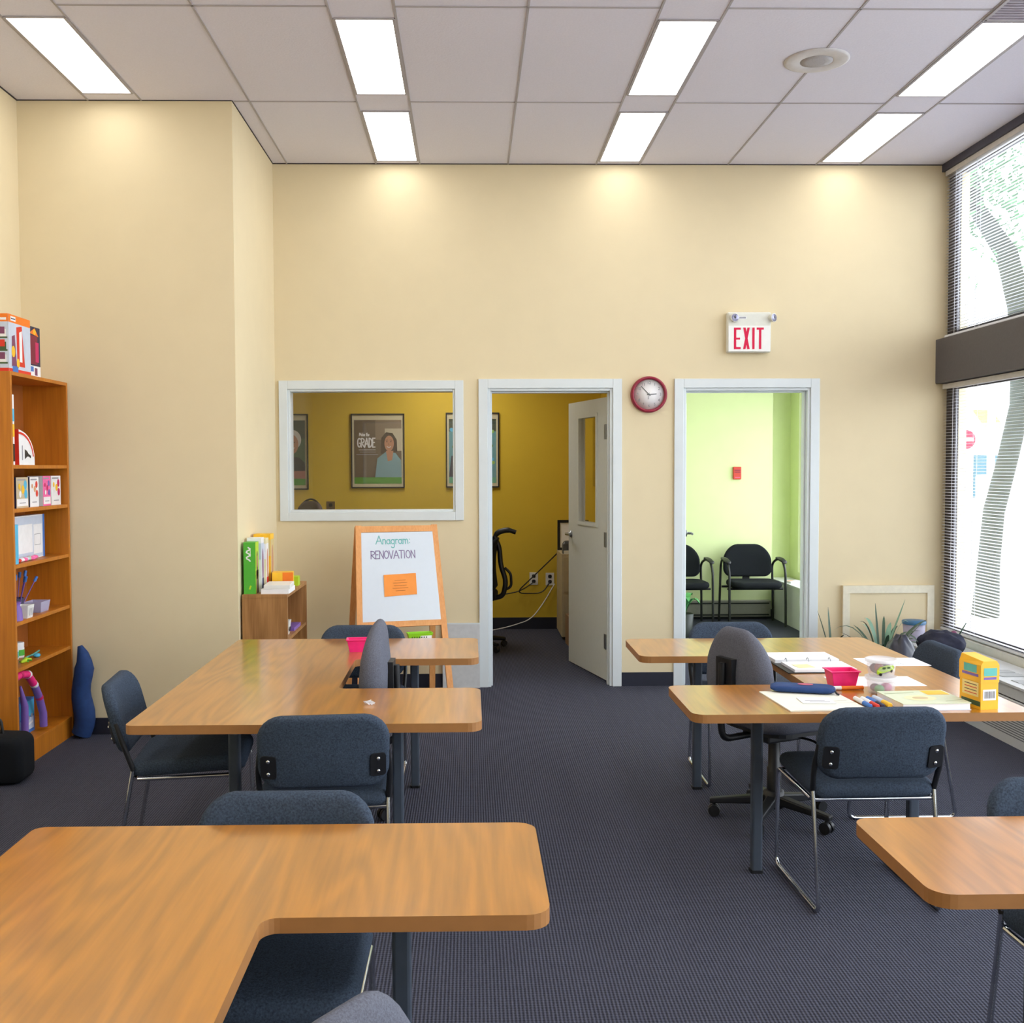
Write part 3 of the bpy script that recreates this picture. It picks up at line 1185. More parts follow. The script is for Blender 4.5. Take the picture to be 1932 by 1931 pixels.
def deco_playset(b, F, S, Tp, hx, hy, hz):
    for P, h in ((F, hy), (S, hx)):
        b.rect(-h, h, hz * 0.86, hz, P, ORG)
        b.rect(-h, h, 0, hz * 0.06, P, RED)
        b.rect(-h, h, hz * 0.06, hz * 0.86, P, SKYB)
    b.rect(-hy * 0.8, -hy * 0.35, hz * 0.89, hz * 0.97, F, WHT, 0.0015)
    b.stroke([(-hy * 0.75, hz * 0.93), (-hy * 0.4, hz * 0.93)], 0.006, F, NAVY, 0.002)
    b.flat([(-hy * 0.75, hz * 0.1), (-hy * 0.72, hz * 0.62), (-hy * 0.45, hz * 0.66), (-hy * 0.3, hz * 0.1)], F, PLUM, 0.0015)
    b.flat([(-hy * 0.25, hz * 0.12), (-hy * 0.3, hz * 0.8), (hy * 0.2, hz * 0.84), (hy * 0.45, hz * 0.12)], F, RED, 0.0015)
    b.flat([(-hy * 0.05, hz * 0.2), (-hy * 0.05, hz * 0.72), (hy * 0.2, hz * 0.76), (hy * 0.2, hz * 0.2)], F, WHT, 0.002)
    b.flat([(hy * 0.4, hz * 0.3), (hy * 0.35, hz * 0.8), (hy * 0.8, hz * 0.6), (hy * 0.95, hz * 0.2)], F, SKYB, 0.002)
    b.disc(-hy * 0.6, hz * 0.36, 0.022, 0.03, F, YEL, 0.002)
    b.disc(-hy * 0.2, hz * 0.17, 0.018, 0.025, F, YEL, 0.0025)
    b.rect(-hy * 0.7, -hy * 0.2, 0.0, hz * 0.11, F, BLU, 0.0025)
    b.rect(-hx * 0.8, hx * 0.8, hz * 0.89, hz * 0.93, S, WHT, 0.0015)
    for z, m in ((0.6, WHT), (0.38, DGRN), (0.16, WHT)):
        b.rect(-hx * 0.75, hx * 0.75, hz * z, hz * (z + 0.13), S, m, 0.0015)
        b.rect(-hx * 0.5, hx * 0.6, hz * (z + 0.05), hz * (z + 0.17), S, PLUM if m is WHT else RED, 0.002)
        b.rect(-hx * 0.8, hx * 0.9, hz * (z - 0.03), hz * z, S, DGRN, 0.002)


carton('toy_box', 'large toy box with an orange header band on top of the tall bookcase', 'box', -2.485, -2.395, 5.60, 5.875, BZ, BZ + 0.30, WHT, deco_playset)


def deco_red(b, F, S, Tp, hx, hy, hz):
    b.rect(-hy, hy, 0, hz, F, NAVY)
    b.rect(-hy * 0.95, hy * 0.5, hz * 0.25, hz * 0.82, F, CRIM, 0.0015)
    b.rect(hy * 0.1, hy * 0.7, hz * 0.3, hz * 0.7, F, MAG, 0.002)
    b.flat([(-hy, hz * 0.86), (hy * 0.7, hz * 0.82), (0, hz * 0.98)], F, ORG, 0.002)
    b.disc(-hy * 0.05, hz * 0.9, 0.02, 0.015, F, YEL, 0.0025)
    b.rect(-hy, hy, 0, hz * 0.22, F, WHT, 0.0015)
    b.rect(-hy * 0.1, hy * 0.4, hz * 0.03, hz * 0.18, F, PLUM, 0.002)
    b.rect(-hy * 0.9, -hy * 0.3, hz * 0.1, hz * 0.2, F, BLU, 0.002)


carton('toy_box', 'narrow crimson and navy toy box beside the orange one on the bookcase', 'box', -2.50, -2.405, 5.885, 6.03, BZ, BZ + 0.275, WHT, deco_red)


# shelf 1
def deco_stripes(b, F, S, Tp, hx, hy, hz):
    for P, h in ((F, hy), (S, hx)):
        b.rect(-h, h, hz * 0.62, hz * 0.8, P, CYN)
        b.rect(-h, h, hz * 0.4, hz * 0.58, P, YEL)
        b.rect(-h, h, hz * 0.05, hz * 0.3, P, BLK)


carton('game_box', 'tall white and blue game box on the top shelf of the bookcase', 'box', -2.58, -2.40, 5.60, 5.66, SH[0], SH[0] + 0.37, WHT, deco_stripes)
b = MB()
prof = [(-0.10, 0.0), (0.10, 0.0), (0.10, 0.03)] + [(0.10 - 0.2 * (1 - math.cos(a)) * 0.55 - 0.0 if False else -0.10 + 0.2 * math.cos(a), 0.03 + 0.155 * math.sin(a)) for a in [R(x) for x in (12, 25, 38, 52, 66, 80)]] + [(-0.10, 0.19)]
n = len(prof)
vs = [(0.05, y, z) for y, z in prof] + [(-0.05, y, z) for y, z in prof]
b.add(vs, [tuple(range(n)), tuple(reversed(range(n, 2 * n)))], WHT)
b.add(vs, [((i + 1) % n, i, n + i, n + (i + 1) % n) for i in range(n)], RED)
F = YZ(0.05)
b.stroke([(-0.10 + 0.185 * math.cos(a), 0.025 + 0.145 * math.sin(a)) for a in [R(x) for x in range(10, 92, 8)]], 0.012, F, RED)
b.flat([(-0.03, 0.03), (0.0, 0.045), (0.02, 0.045), (0.05, 0.035), (0.05, 0.05), (0.02, 0.06), (0.0, 0.075), (-0.03, 0.085)], F, BLK)
b.stroke([(-0.06, 0.03), (-0.06, 0.10)], 0.012, F, GRY)
tag(b.build('display_box', loc=(-2.44, 5.79, SH[0])), 'white quarter-round box with a red curved edge on the bookcase top shelf', 'box')


# shelf 2: four small boxes
def deco_card(bgm, m1, m2):
    def f(b, F, S, Tp, hx, hy, hz):
        b.rect(-hy, hy, 0, hz, F, bgm)
        b.rect(-hy * 0.9, hy * 0.9, 0.01, hz * 0.3, F, WHT, 0.0015)
        b.stroke([(-hy * 0.5, hz * 0.16), (hy * 0.5, hz * 0.16)], 0.005, F, GRY, 0.002)
        for k, (a, z, r, m) in enumerate(((0.5, 0.75, 0.3, m1), (0.1, 0.6, 0.28, m2), (0.55, 0.45, 0.3, m1), (-0.5, 0.7, 0.2, m2), (-0.4, 0.45, 0.22, WHT))):
            b.disc(a * hy, z * hz, r * hy * 0.9, r * hy * 1.1, F, m, 0.0015 + k * 0.0003, 10)
        b.stroke([(-hy * 0.8, hz * 0.92), (hy * 0.5, hz * 0.92)], 0.008, F, GRY, 0.002)
    return f


for lab, y0, y1, hh, f in (('tan and blue storybook box, leftmost of the small cartons on its shelf', 5.70, 5.855, 0.165, deco_card(c_('print_tan', '#c8b89a'), CYN, YEL)),
                           ('white carton with a red and green print, beside the tan storybook box', 5.875, 5.995, 0.165, deco_card(WHT, RED, c_('print_peach', '#d9a47a'))),
                           ('pink and violet carton, third of the small cartons on its shelf', 6.055, 6.165, 0.17, deco_card(PNK, PUR, MAG)),
                           ('white carton with crimson fruit-like dots at the right end of its shelf', 6.175, 6.315, 0.17, deco_card(WHT, MAG, YEL))):
    carton('small_carton', lab, 'box', -2.50, -2.415, y0, y1, SH[1], SH[1] + hh, NAVY if 'tan' in lab else WHT, f, 'small cartons on the second shelf')


# shelf 3
def deco_pack(b, F, S, Tp, hx, hy, hz):
    b.rect(-hy * 0.97, hy * 0.97, hz * 0.02, hz * 0.98, F, SKYB)
    b.rect(-hy * 0.8, hy * 0.3, hz * 0.15, hz * 0.8, F, WHT, 0.0015)
    b.rect(hy * 0.35, hy * 0.85, hz * 0.1, hz * 0.78, F, WHT, 0.002)
    b.stroke([(hy * 0.4, hz * 0.3), (hy * 0.75, hz * 0.3), (hy * 0.75, hz * 0.55), (hy * 0.4, hz * 0.55), (hy * 0.4, hz * 0.3)], 0.003, F, GRY, 0.0025)
    b.rect(hy * 0.9, hy, 0, hz, F, BLU, 0.002)


carton('activity_kit', 'wide white activity kit box standing on the third bookcase shelf', 'box', -2.52, -2.47, 5.72, 6.20, SH[2], SH[2] + 0.245, WHT, deco_pack)
carton('folder', 'narrow blue folder standing at the left of the white activity kit', 'folder', -2.465, -2.40, 5.62, 5.68, SH[2], SH[2] + 0.21, CYN)
b = MB()
for k in range(14):
    a = random.uniform(-0.17, 0.17)
    b.ball((random.uniform(-0.012, 0.012), a, 0.012), (0.02, 0.03, 0.012), random.choice([WHT, PNK, RED, c_('print_pale_green', '#b9d6b0'), SKYB]), 8)
tag(b.build('plastic_bag', loc=(-2.43, 5.87, SH[2] + 0.0005)), 'flat clear bag of small red and green pieces in front of the white kit', 'bag')

# shelf 4
t = thing('pen_cup', 'dark cup holding a bunch of blue topped pens on the bookcase', 'cup', (-2.50, 5.87, SH[3]))
MB().lathe([(0.035, 0), (0.042, 0.10), (0.040, 0.10), (0.034, 0.01)], mat('cup_dark', '#3b3b58', 0.4), 18).build('cup', t)
for k in range(11):
    a = k * 2.4
    r = 0.035 + 0.02 * (k % 3)
    p0 = Vector((0.01 * math.cos(a), 0.01 * math.sin(a), 0.012))
    p1 = Vector((r * math.cos(a) * 1.1, r * math.sin(a) * 1.6 + 0.02, 0.185 + 0.01 * (k % 4)))
    q = MB()
    q.tube([p0, p1], 0.003, PUR, 6)
    q.tube([p1, p1 + (p1 - p0).normalized() * 0.03], 0.0085, BLU, 8)
    q.build('pen', t)
b = MB()
b.lathe([(0.04, 0), (0.05, 0.07), (0.047, 0.07), (0.038, 0.005)], M_WHITEPL, 4, T=Matrix.Scale(1.2, 4, (0, 1, 0)) @ Matrix.Rotation(PI / 4, 4, 'Z'), smooth=False)
for k in range(3):
    b.rect(-0.03 + k * 0.018, -0.022 + k * 0.018, 0.015, 0.055, lambda a, z, o: (0.034 + o + z * 0.1, a, z), GRY, 0.002)
tag(b.build('small_basket', loc=(-2.425, 5.80, SH[3])), 'small white slotted basket in front of the blue pens', 'basket')
b = MB()
M_CLR = plastic_clear('violet_clear_plastic', (0.55, 0.55, 0.78), 0.6)
b.lathe([(0.06, 0), (0.072, 0.06), (0.07, 0.06), (0.058, 0.005)], M_CLR, 4, T=Matrix.Scale(1.3, 4, (0, 1, 0)) @ Matrix.Rotation(PI / 4, 4, 'Z'), smooth=False)
tag(b.build('clear_tray', loc=(-2.46, 6.05, SH[3])), 'clear violet tinted tray right of the blue pens on the bookcase', 'tray')
b = MB()
b.lathe([(0.035, 0), (0.03, 0.06), (0.02, 0.08), (0.028, 0.10)], PUR, 14)
tag(b.build('small_jar', loc=(-2.425, 5.69, SH[3])), 'small violet jar at the left end of the pen shelf', 'jar')

# shelf 5: paint pots
for k, (y, m) in enumerate(((5.80, PUR), (5.88, TEAL), (5.955, GRN))):
    t = thing('paint_pot', ('violet', 'teal', 'green')[k] + ' labelled paint pot with a white lid on the bookcase', 'jar', (-2.53, y, SH[4]), 0, 'paint pots on the fifth shelf')
    b = MB()
    b.lathe([(0.03, 0), (0.032, 0.01), (0.032, 0.055), (0.028, 0.062)], WHT, 18)
    b.lathe([(0.0325, 0.012), (0.0325, 0.045)], m, 18, cap=False)
    b.build('pot', t)
    MB().lathe([(0.031, 0.0625), (0.031, 0.082), (0.028, 0.085)], WHT, 18).build('lid', t)
b = MB()
b.tube([(0.0, -0.05, 0.01), (0.01, -0.02, 0.014), (-0.005, 0.02, 0.014), (0.012, 0.06, 0.008)], [0.006, 0.012, 0.011, 0.003], LIM, 8)
for y in (-0.02, 0.02):
    for s in (-1, 1):
        b.tube([(0, y, 0.012), (s * 0.025, y + 0.012, 0.005)], 0.004, GRN, 6)
tag(b.build('toy_lizard', loc=(-2.43, 5.80, SH[4])), 'small lime green toy lizard on the shelf under the pens', 'toy')
b = MB()
b.tube([(0, -0.12, 0.006), (0.0, 0.0, 0.006), (-0.02, 0.14, 0.006)], 0.005, TEAL, 6)
tag(b.build('teal_wand', loc=(-2.47, 6.0, SH[4])), 'thin teal stick lying behind the toy lizard', 'stick')
b = MB()
b.ball((0, 0, 0.012), (0.02, 0.025, 0.012), CYN, 10)
tag(b.build('toy_fish', loc=(-2.425, 5.95, SH[4])), 'small sky blue toy lying right of the toy lizard', 'toy')

# bottom shelf: segmented arm toy and a blue kit
t = thing('segment_toy', 'pink and purple segmented tube toy arching out of the bottom bookcase shelf', 'toy', (-2.42, 5.86, SH[5]))
arc = [(-0.25, 0.36), (-0.155, 0.375), (-0.05, 0.355), (0.03, 0.285), (0.095, 0.20)]
for i in range(len(arc) - 1):
    (a, z), (c2, d2) = arc[i], arc[i + 1]
    m = M_PINK if i < 3 else PUR
    q = MB()
    u = Vector((0, c2 - a, d2 - z)).normalized() * 0.008
    q.tube([Vector((0, a, z)) + u, Vector((0, c2, d2)) - u], 0.021, m, 12)
    q.tube([Vector((0, c2, d2)) - u * 1.2, Vector((0, c2, d2)) + u * 1.2], 0.0225, WHT if i in (1, 2) else MAG, 12)
    q.build('segment', t)
q = MB()
q.tube([(0, 0.095, 0.20), (0, 0.145, 0.10), (0, 0.15, 0.021)], 0.021, PUR, 12)
q.build('segment', t)
q = MB()
q.tube([(-0.02, -0.10, 0.30), (-0.02, -0.05, 0.18), (-0.02, -0.055, 0.06), (-0.02, -0.055, 0.001)], [0.006, 0.02, 0.02, 0.02], PUR, 12)
q.build('segment', t)


def deco_kit(b, F, S, Tp, hx, hy, hz):
    b.rect(-hy * 0.4, hy * 0.95, hz * 0.5, hz * 0.95, F, CYN)
    b.rect(-hy * 0.4, hy * 0.9, hz * 0.1, hz * 0.45, F, SKYB)
    for k in range(4):
        b.disc(-hy * 0.2 + k * hy * 0.3, hz * (0.45 + 0.04 * (k % 2)), 0.014, 0.012, F, GRY, 0.002, 10)
    b.stroke([(-hy * 0.3, hz * 0.2), (hy * 0.8, hz * 0.3)], 0.012, F, WHT, 0.002)
    b.rect(-hy, -hy * 0.5, 0, hz, F, BLU, 0.0015)


carton('craft_kit', 'blue craft kit box standing on the bottom bookcase shelf', 'box', -2.55, -2.475, 5.75, 6.02, SH[5], SH[5] + 0.19, BLU, deco_kit)

# black bag and blue roll at the bookcase
t = thing('black_bag', 'black boxy bag on the carpet at the left picture edge', 'bag', (-2.43, 5.42, 0))


def bagfn(a, b_, c):
    return (a, c, 0.125 + b_ * (1 - 0.06 * (a / 0.2)))


MB().pillow(rrect(0.34, 0.25, 0.05), 0.2, 0.04, M_BLACKFAB, bagfn).build('body', t)
MB().tube(bend([(-0.06, 0, 0.24), (-0.05, 0, 0.33), (0.03, 0, 0.33), (0.04, 0, 0.24)], 0.04), 0.008, M_BLACK, 8).build('handle', t)
b = MB()
pts, rs = [], []
for k in range(13):
    f = k / 12
    pts.append((-2.335 + 0.06 * f - 0.05 * f * f * 2 + 0.015 * math.sin(f * 9), 6.30 - 0.01 * math.sin(f * 5), 0.02 + 0.53 * (1 - f)))
    rs.append((0.014, 0.032, 0.043)[k] if k < 3 else 0.052 + 0.003 * math.sin(k * 0.9) + 0.008 * f)
pts = [(p[0] + 0.055 * (0.57 - p[2]) , p[1], p[2]) for p in pts]
b.tube(pts, rs, M_BLUE, 14)
tag(b.build('rolled_bag', loc=(0.02, 0, 0)), 'dark blue rolled cloth bag leaning upright beside the tall bookcase', 'bag')

# ================================================================== LOW BOOKCASE
LX0, LX1, LY0, LY1, LZ = CX + 0.012, -1.105, 6.42, 7.19, 0.835
cx, cy = (LX0 + LX1) / 2, (LY0 + LY1) / 2
t = thing('low_bookcase', 'low brown wood bookcase in the corner, beside the easel', 'bookcase', (cx, cy, 0))
w, d = (LX1 - LX0) / 2, (LY1 - LY0) / 2
MB().box(-w, w, -d, -d + 0.022, 0, LZ - 0.022, M_BROWNWOOD).build('side_panel', t)
MB().box(-w, w, d - 0.022, d, 0, LZ - 0.022, M_BROWNWOOD).build('side_panel', t)
MB().box(-w, w, -d, d, LZ - 0.022, LZ, M_BROWNWOOD).build('top_panel', t, bevel=0.002)
MB().box(-w, -w + 0.008, -d + 0.022, d - 0.022, 0.05, LZ - 0.022, M_BROWNWOOD).build('back_panel', t)
for z in (0.08, 0.30, 0.56):
    MB().box(-w + 0.008, w - 0.003, -d + 0.022, d - 0.022, z - 0.02, z, M_BROWNWOOD).build('shelf', t)


def deco_green(b, F, S, Tp, hx, hy, hz):
    b.rect(-hx, hx, 0, hz, S, GRN)
    # cursive-looking white word
    wv = [(-hx * 0.2 + 0.012 * math.sin(k * 1.3), hz * 0.9 - k * 0.0075) for k in range(12)]
    b.stroke(wv, 0.008, S, WHT, 0.002)
    b.stroke([(hx * 0.15, hz * 0.88 - k * 0.012 + 0.0) for k in range(5)], 0.004, S, WHT, 0.002)
    b.stroke([(0.0, hz * 0.1), (0.006, hz * 0.15)], 0.01, S, LIM, 0.002)
    b.rect(-hy, hy, 0, hz, F, LIM)
    b.rect(-hy * 0.7, hy * 0.8, 0.0, hz * 0.45, F, BRN, 0.0015)
    b.disc(0, hz * 0.55, hy * 0.5, hz * 0.28, F, BRN, 0.0015)
    b.disc(0.0, hz * 0.62, hy * 0.3, hz * 0.12, F, SKIN, 0.002)


carton('craft_box', 'bright green craft kit box standing on the low bookcase', 'box', -1.372, -1.30, 6.45, 6.545, LZ, LZ + 0.315, GRN, deco_green)


def deco_b2(m1, m2, m3):
    def f(b, F, S, Tp, hx, hy, hz):
        b.rect(-hy * 0.9, hy * 0.9, hz * 0.05, hz * 0.9, F, m1)
        b.disc(0, hz * 0.5, hy * 0.5, hz * 0.3, F, m2, 0.0015)
        b.rect(-hy * 0.6, hy * 0.6, 0.0, hz * 0.25, F, m3, 0.002)
        b.rect(-hx, hx, hz * 0.6, hz * 0.9, S, m1)
    return f


carton('craft_box', 'white and blue craft box directly behind the green one on the low bookcase', 'box', -1.372, -1.285, 6.555, 6.64, LZ, LZ + 0.335, WHT, deco_b2(SKYB, PLUM, NAVY))
carton('craft_box', 'cream craft box with a tan figure, between white and yellow-edged boxes', 'box', -1.372, -1.275, 6.65, 6.74, LZ, LZ + 0.325, c_('print_cream', '#e6dcae'), deco_b2(WHT, SKIN, RED))
carton('craft_box', 'yellow edged craft box with a red portrait, farthest back on the low bookcase', 'box', -1.372, -1.265, 6.755, 6.87, LZ, LZ + 0.345, YEL, deco_b2(c_('print_wheat', '#d8c48a'), SKIN, RED))
# books and the block box
for k, (lab, hh, m, dx) in enumerate((('thick white paperback at the bottom of the small pile on the low bookcase', 0.03, M_PAPER, 0.0), ('white paperback on top of the small pile on the low bookcase', 0.024, M_WHITEPL, 0.012))):
    z = LZ + (0.0 if k == 0 else 0.0305)
    tag(MB().box(-0.085 + dx, 0.085, -0.12, 0.11, 0, hh, m).build('paperback', loc=(-1.183, 6.56, z), rotz=R(3 * k), bevel=0.002), lab, 'book', 'books piled on the low bookcase')
b = MB()
b.box(-0.065, 0.065, -0.05, 0.05, 0, 0.105, YEL)
S = XZ(-0.05)
b.rect(0.0, 0.065, 0.03, 0.105, S, ORG)
b.rect(-0.065, 0.0, 0.0, 0.03, S, DGRN)
b.rect(0.0, 0.065, 0.0, 0.03, S, BLU)
tag(b.build('block_box', loc=(-1.188, 6.76, LZ), rotz=R(6)), 'yellow and orange block box behind the paperbacks', 'box')
tag(MB().box(-0.04, 0.04, -0.04, 0.04, 0, 0.06, LIM).build('block_box', loc=(-1.155, 6.93, LZ)), 'small yellow-green box behind the yellow and orange block box', 'box')
b = MB()
b.lathe([(0.045, 0), (0.06, 0.09), (0.057, 0.09), (0.043, 0.006)], M_WHITEPL, 4, T=Matrix.Rotation(PI / 4, 4, 'Z'), smooth=False)
b.rect(-0.02, 0.02, 0.02, 0.05, lambda a, z, o: (0.035 + o + z * 0.1, a, z), BLK, 0.003)
tag(b.build('white_bin', loc=(-1.165, 6.62, 0.56)), 'small white bin on the middle shelf of the low bookcase', 'bin')
tag(MB().box(-0.07, 0.07, -0.13, 0.13, 0, 0.02, PUR).build('workbook', loc=(-1.19, 6.88, 0.56)), 'violet workbook lying behind the small white bin', 'book')

# ================================================================== EASEL
t = thing('whiteboard_easel', 'wooden standing easel with a small handwritten whiteboard', 'easel', (-0.50, 7.27, 0), R(14))
HT = 1.205


def ef(x, z, off=0.0):      # front frame plane: leans back, top at y=0
    k = (HT - z) / HT
    return Vector((x * (1 + 0.16 * k), -0.36 * k - off, z))


def ebar(x0, z0, x1, z1, w, th=0.022, rear=False):
    m = MB()
    a, c = ef(x0, z0), ef(x1, z1)
    if rear:
        a.y, c.y = -a.y * 0.7 + 0.03, -c.y * 0.7 + 0.03
    dirv = (c - a).normalized()
    side = Vector((1, 0, 0)) if abs(dirv.z) > 0.5 else ef(0, 1).lerp(ef(0, 0.0), 1) - ef(0, 1)
    side = side.normalized()
    nrm = dirv.cross(side).normalized()
    vs = []
    for p in (a, c):
        for s1, s2 in ((-1, -1), (1, -1), (1, 1), (-1, 1)):
            vs.append(p + side * s1 * w / 2 + nrm * s2 * th / 2)
    m.add(vs, [(0, 1, 2, 3), (7, 6, 5, 4), (0, 4, 5, 1), (1, 5, 6, 2), (2, 6, 7, 3), (3, 7, 4, 0)], M_PINE)
    return m


for s in (-1, 1):
    ebar(s * 0.262, 0.0, s * 0.262, HT, 0.04).build('front_leg', t)
    ebar(s * 0.262, 0.0, s * 0.262, HT - 0.01, 0.04, rear=True).build('rear_leg', t)
ebar(-0.245, 1.18, 0.245, 1.18, 0.042).build('top_rail', t)
ebar(-0.245, 0.555, 0.245, 0.555, 0.042).build('bottom_rail', t)
ebar(-0.26, 0.36, 0.26, 0.36, 0.03, rear=True).build('rear_rail', t)
wb = MB()
vs = []
for o in (0.013, 0.007):
    vs += [ef(-0.245, 0.575, o), ef(0.245, 0.575, o), ef(0.245, 1.16, o), ef(-0.245, 1.16, o)]
wb.add(vs, [(0, 1, 2, 3), (7, 6, 5, 4), (0, 4, 5, 1), (1, 5, 6, 2), (2, 6, 7, 3), (3, 7, 4, 0)], M_WHITEBOARD)


def EP(a, z, off):
    return ef(a, z, 0.0125 + off)


TEALINK = mat('teal_marker', '#63b0ac', 0.6)
PURPINK = mat('purple_marker', '#7c6c92', 0.6)


def arc_(cx, cy, rx, ry, a0, a1, n=8):
    return [(cx + rx * math.cos(R(a0 + (a1 - a0) * i / n)), cy + ry * math.sin(R(a0 + (a1 - a0) * i / n))) for i in range(n + 1)]


GL = {
    'A': (0.9, [[(0, 0), (0.45, 1), (0.85, 0)], [(0.12, 0.36), (0.72, 0.36)]]),
    'R': (0.75, [[(0.05, 0), (0.08, 1)], [(0.02, 0.95)] + arc_(0.2, 0.74, 0.45, 0.24, 90, -90) + [(0.1, 0.48), (0.7, 0)]]),
    'E': (0.62, [[(0.55, 1), (0.05, 1), (0.05, 0), (0.55, 0.02)], [(0.05, 0.52), (0.45, 0.53)]]),
    'N': (0.78, [[(0.05, 0), (0.08, 1), (0.65, 0.0), (0.66, 1)]]),
    'O': (0.8, [arc_(0.37, 0.5, 0.34, 0.48, 90, 450, 14)]),
    'V': (0.72, [[(0.0, 1), (0.32, 0), (0.68, 1)]]),
    'T': (0.72, [[(0.0, 1), (0.7, 1)], [(0.35, 1), (0.33, 0)]]),
    'I': (0.35, [[(0.12, 1), (0.12, 0)]]),
    'n': (0.55, [[(0.05, 0.55), (0.06, 0)], [(0.06, 0.35)] + arc_(0.25, 0.36, 0.19, 0.2, 160, 0, 6) + [(0.45, 0)]]),
    'a': (0.6, [arc_(0.26, 0.27, 0.22, 0.26, 30, 390, 12), [(0.46, 0.55), (0.47, 0.1), (0.56, 0.02)]]),
    'g': (0.6, [arc_(0.26, 0.27, 0.22, 0.26, 30, 390, 12), [(0.47, 0.55), (0.46, -0.25)] + arc_(0.25, -0.28, 0.21, 0.18, 0, -160, 6)]),
    'r': (0.42, [[(0.06, 0.55), (0.08, 0)], [(0.08, 0.3)] + arc_(0.25, 0.34, 0.17, 0.2, 170, 50, 5)]),
    'm': (0.85, [[(0.05, 0.55), (0.06, 0)], [(0.06, 0.35)] + arc_(0.21, 0.36, 0.15, 0.19, 160, 0, 6) + [(0.37, 0)], [(0.37, 0.36)] + arc_(0.54, 0.36, 0.16, 0.19, 170, 0, 6) + [(0.72, 0)]]),
    'k': (0.5, [[(0.05, 1), (0.05, 0)], [(0.42, 0.55), (0.06, 0.25), (0.45, 0)]]),
    'e': (0.5, [[(0.06, 0.28), (0.42, 0.3)] + arc_(0.24, 0.28, 0.19, 0.26, 10, 310, 10)]),
    't': (0.42, [[(0.2, 0.9), (0.2, 0.05), (0.36, 0.0)], [(0.02, 0.6), (0.38, 0.62)]]),
    'h': (0.52, [[(0.05, 1), (0.05, 0)], [(0.05, 0.35)] + arc_(0.24, 0.36, 0.18, 0.2, 160, 0, 6) + [(0.43, 0)]]),
    'M': (0.95, [[(0.03, 0), (0.12, 1), (0.45, 0.25), (0.75, 1), (0.86, 0)]]),
    'G': (0.8, [arc_(0.4, 0.5, 0.34, 0.48, 50, 330, 12) + [(0.7, 0.45), (0.42, 0.45)]]),
    'D': (0.78, [[(0.08, 0), (0.08, 1)] + arc_(0.12, 0.5, 0.55, 0.5, 90, -90, 10) + [(0.08, 0)]]),
    ':': (0.3, [[(0.1, 0.5), (0.1, 0.56)], [(0.1, 0.08), (0.1, 0.14)]]),
    ' ': (0.45, []),
}


def write(mb, text, x, z, size, w, P, m, off=0.001, sx=1.0, slope=0.0):
    for chx in text:
        adv, st = GL[chx]
        for k, s in enumerate(st):
            mb.stroke([(x + a * size * sx, z + b * size + slope * (x + a * size * sx)) for a, b in s], w, P, m, off + k * 0.0007)
        x += adv * size * sx
    return x


write(wb, 'Anagram:', -0.148, 1.082, 0.055, 0.0055, EP, TEALINK, sx=0.90)
write(wb, 'RENOVATION', -0.185, 0.985, 0.052, 0.0058, EP, PURPINK, sx=0.80)
wb.build('whiteboard', t)
pp = MB()


def EP2(a, z, off):
    p = ef(a, z, 0.014 + off)
    return p


M_ORP = mat('orange_paper', '#ee8d22', 0.35, var=0.05, scale=12)
vs = [EP2(-0.105, 0.735, 0), EP2(0.105, 0.745, 0), EP2(0.107, 0.885, 0.003), EP2(-0.105, 0.878, 0.003)]
vs += [EP2(-0.105, 0.735, 0.0015), EP2(0.105, 0.745, 0.0015), EP2(0.107, 0.885, 0.0045), EP2(-0.105, 0.878, 0.0045)]
pp.add(vs, [(3, 2, 1, 0), (4, 5, 6, 7), (0, 1, 5, 4), (1, 2, 6, 5), (2, 3, 7, 6), (3, 0, 4, 7)], M_ORP)
for k, hwid in enumerate((0.035, 0.045, 0.04, 0.05, 0.03)):
    pp.stroke([(-hwid, 0.84 - k * 0.017), (hwid, 0.842 - k * 0.017)], 0.003, EP2, mat('faint_print', '#b5681a', 0.6), 0.0055)
pobj = pp.build('orange_notice', loc=(-0.50, 7.27, 0), rotz=R(14))
tag(pobj, 'orange laminated notice stuck in the middle of the easel whiteboard', 'notice')
tr = MB()
tr.box(-0.275, 0.275, -0.36, -0.22, 0.425, 0.437, M_PINE)
tr.box(-0.275, 0.275, -0.375, -0.36, 0.41, 0.45, M_PINE)
tr.build('tray', t)
# basket on the tray
b = MB()
M_LIME = mat('lime_plastic', '#8fd11d', 0.4)
b.lathe([(0.075, 0), (0.092, 0.06), (0.095, 0.062), (0.095, 0.068), (0.088, 0.066), (0.072, 0.006)], M_LIME, 4,
        T=Matrix.Scale(0.55, 4, (0, 1, 0)) @ Matrix.Scale(1.25, 4, (1, 0, 0)) @ Matrix.Rotation(PI / 4, 4, 'Z'), smooth=False)
for k in range(7):
    b.rect(-0.06 + k * 0.016, -0.053 + k * 0.016, 0.012, 0.045, lambda a, z, o: (a, -0.0295 - 0.1 * z - o, z), DGRN, 0.002)
b.box(0.0, 0.075, -0.035, -0.034, 0.025, 0.05, WHT)
ezm = Matrix.Rotation(R(14), 4, 'Z')
pos = Vector((-0.50, 7.27, 0)) + ezm @ Vector((0.10, -0.29, 0.438))
tag(b.build('lime_basket', loc=pos, rotz=R(14)), 'lime green slotted basket on the tray of the easel', 'basket')

# grey panel leaning by the door
b = MB()
b.box(-0.135, 0.135, -0.012, 0.0, 0, 0.465, mat('pale_grey_board', '#c9cacb', 0.6))
b.box(-0.135, 0.135, -0.013, 0.001, 0.465, 0.474, M_TRIM)
tag(b.build('leaning_board', loc=(-0.062, WY - 0.02, 0)), 'pale grey board standing on the floor against the wall left of the office door', 'board')


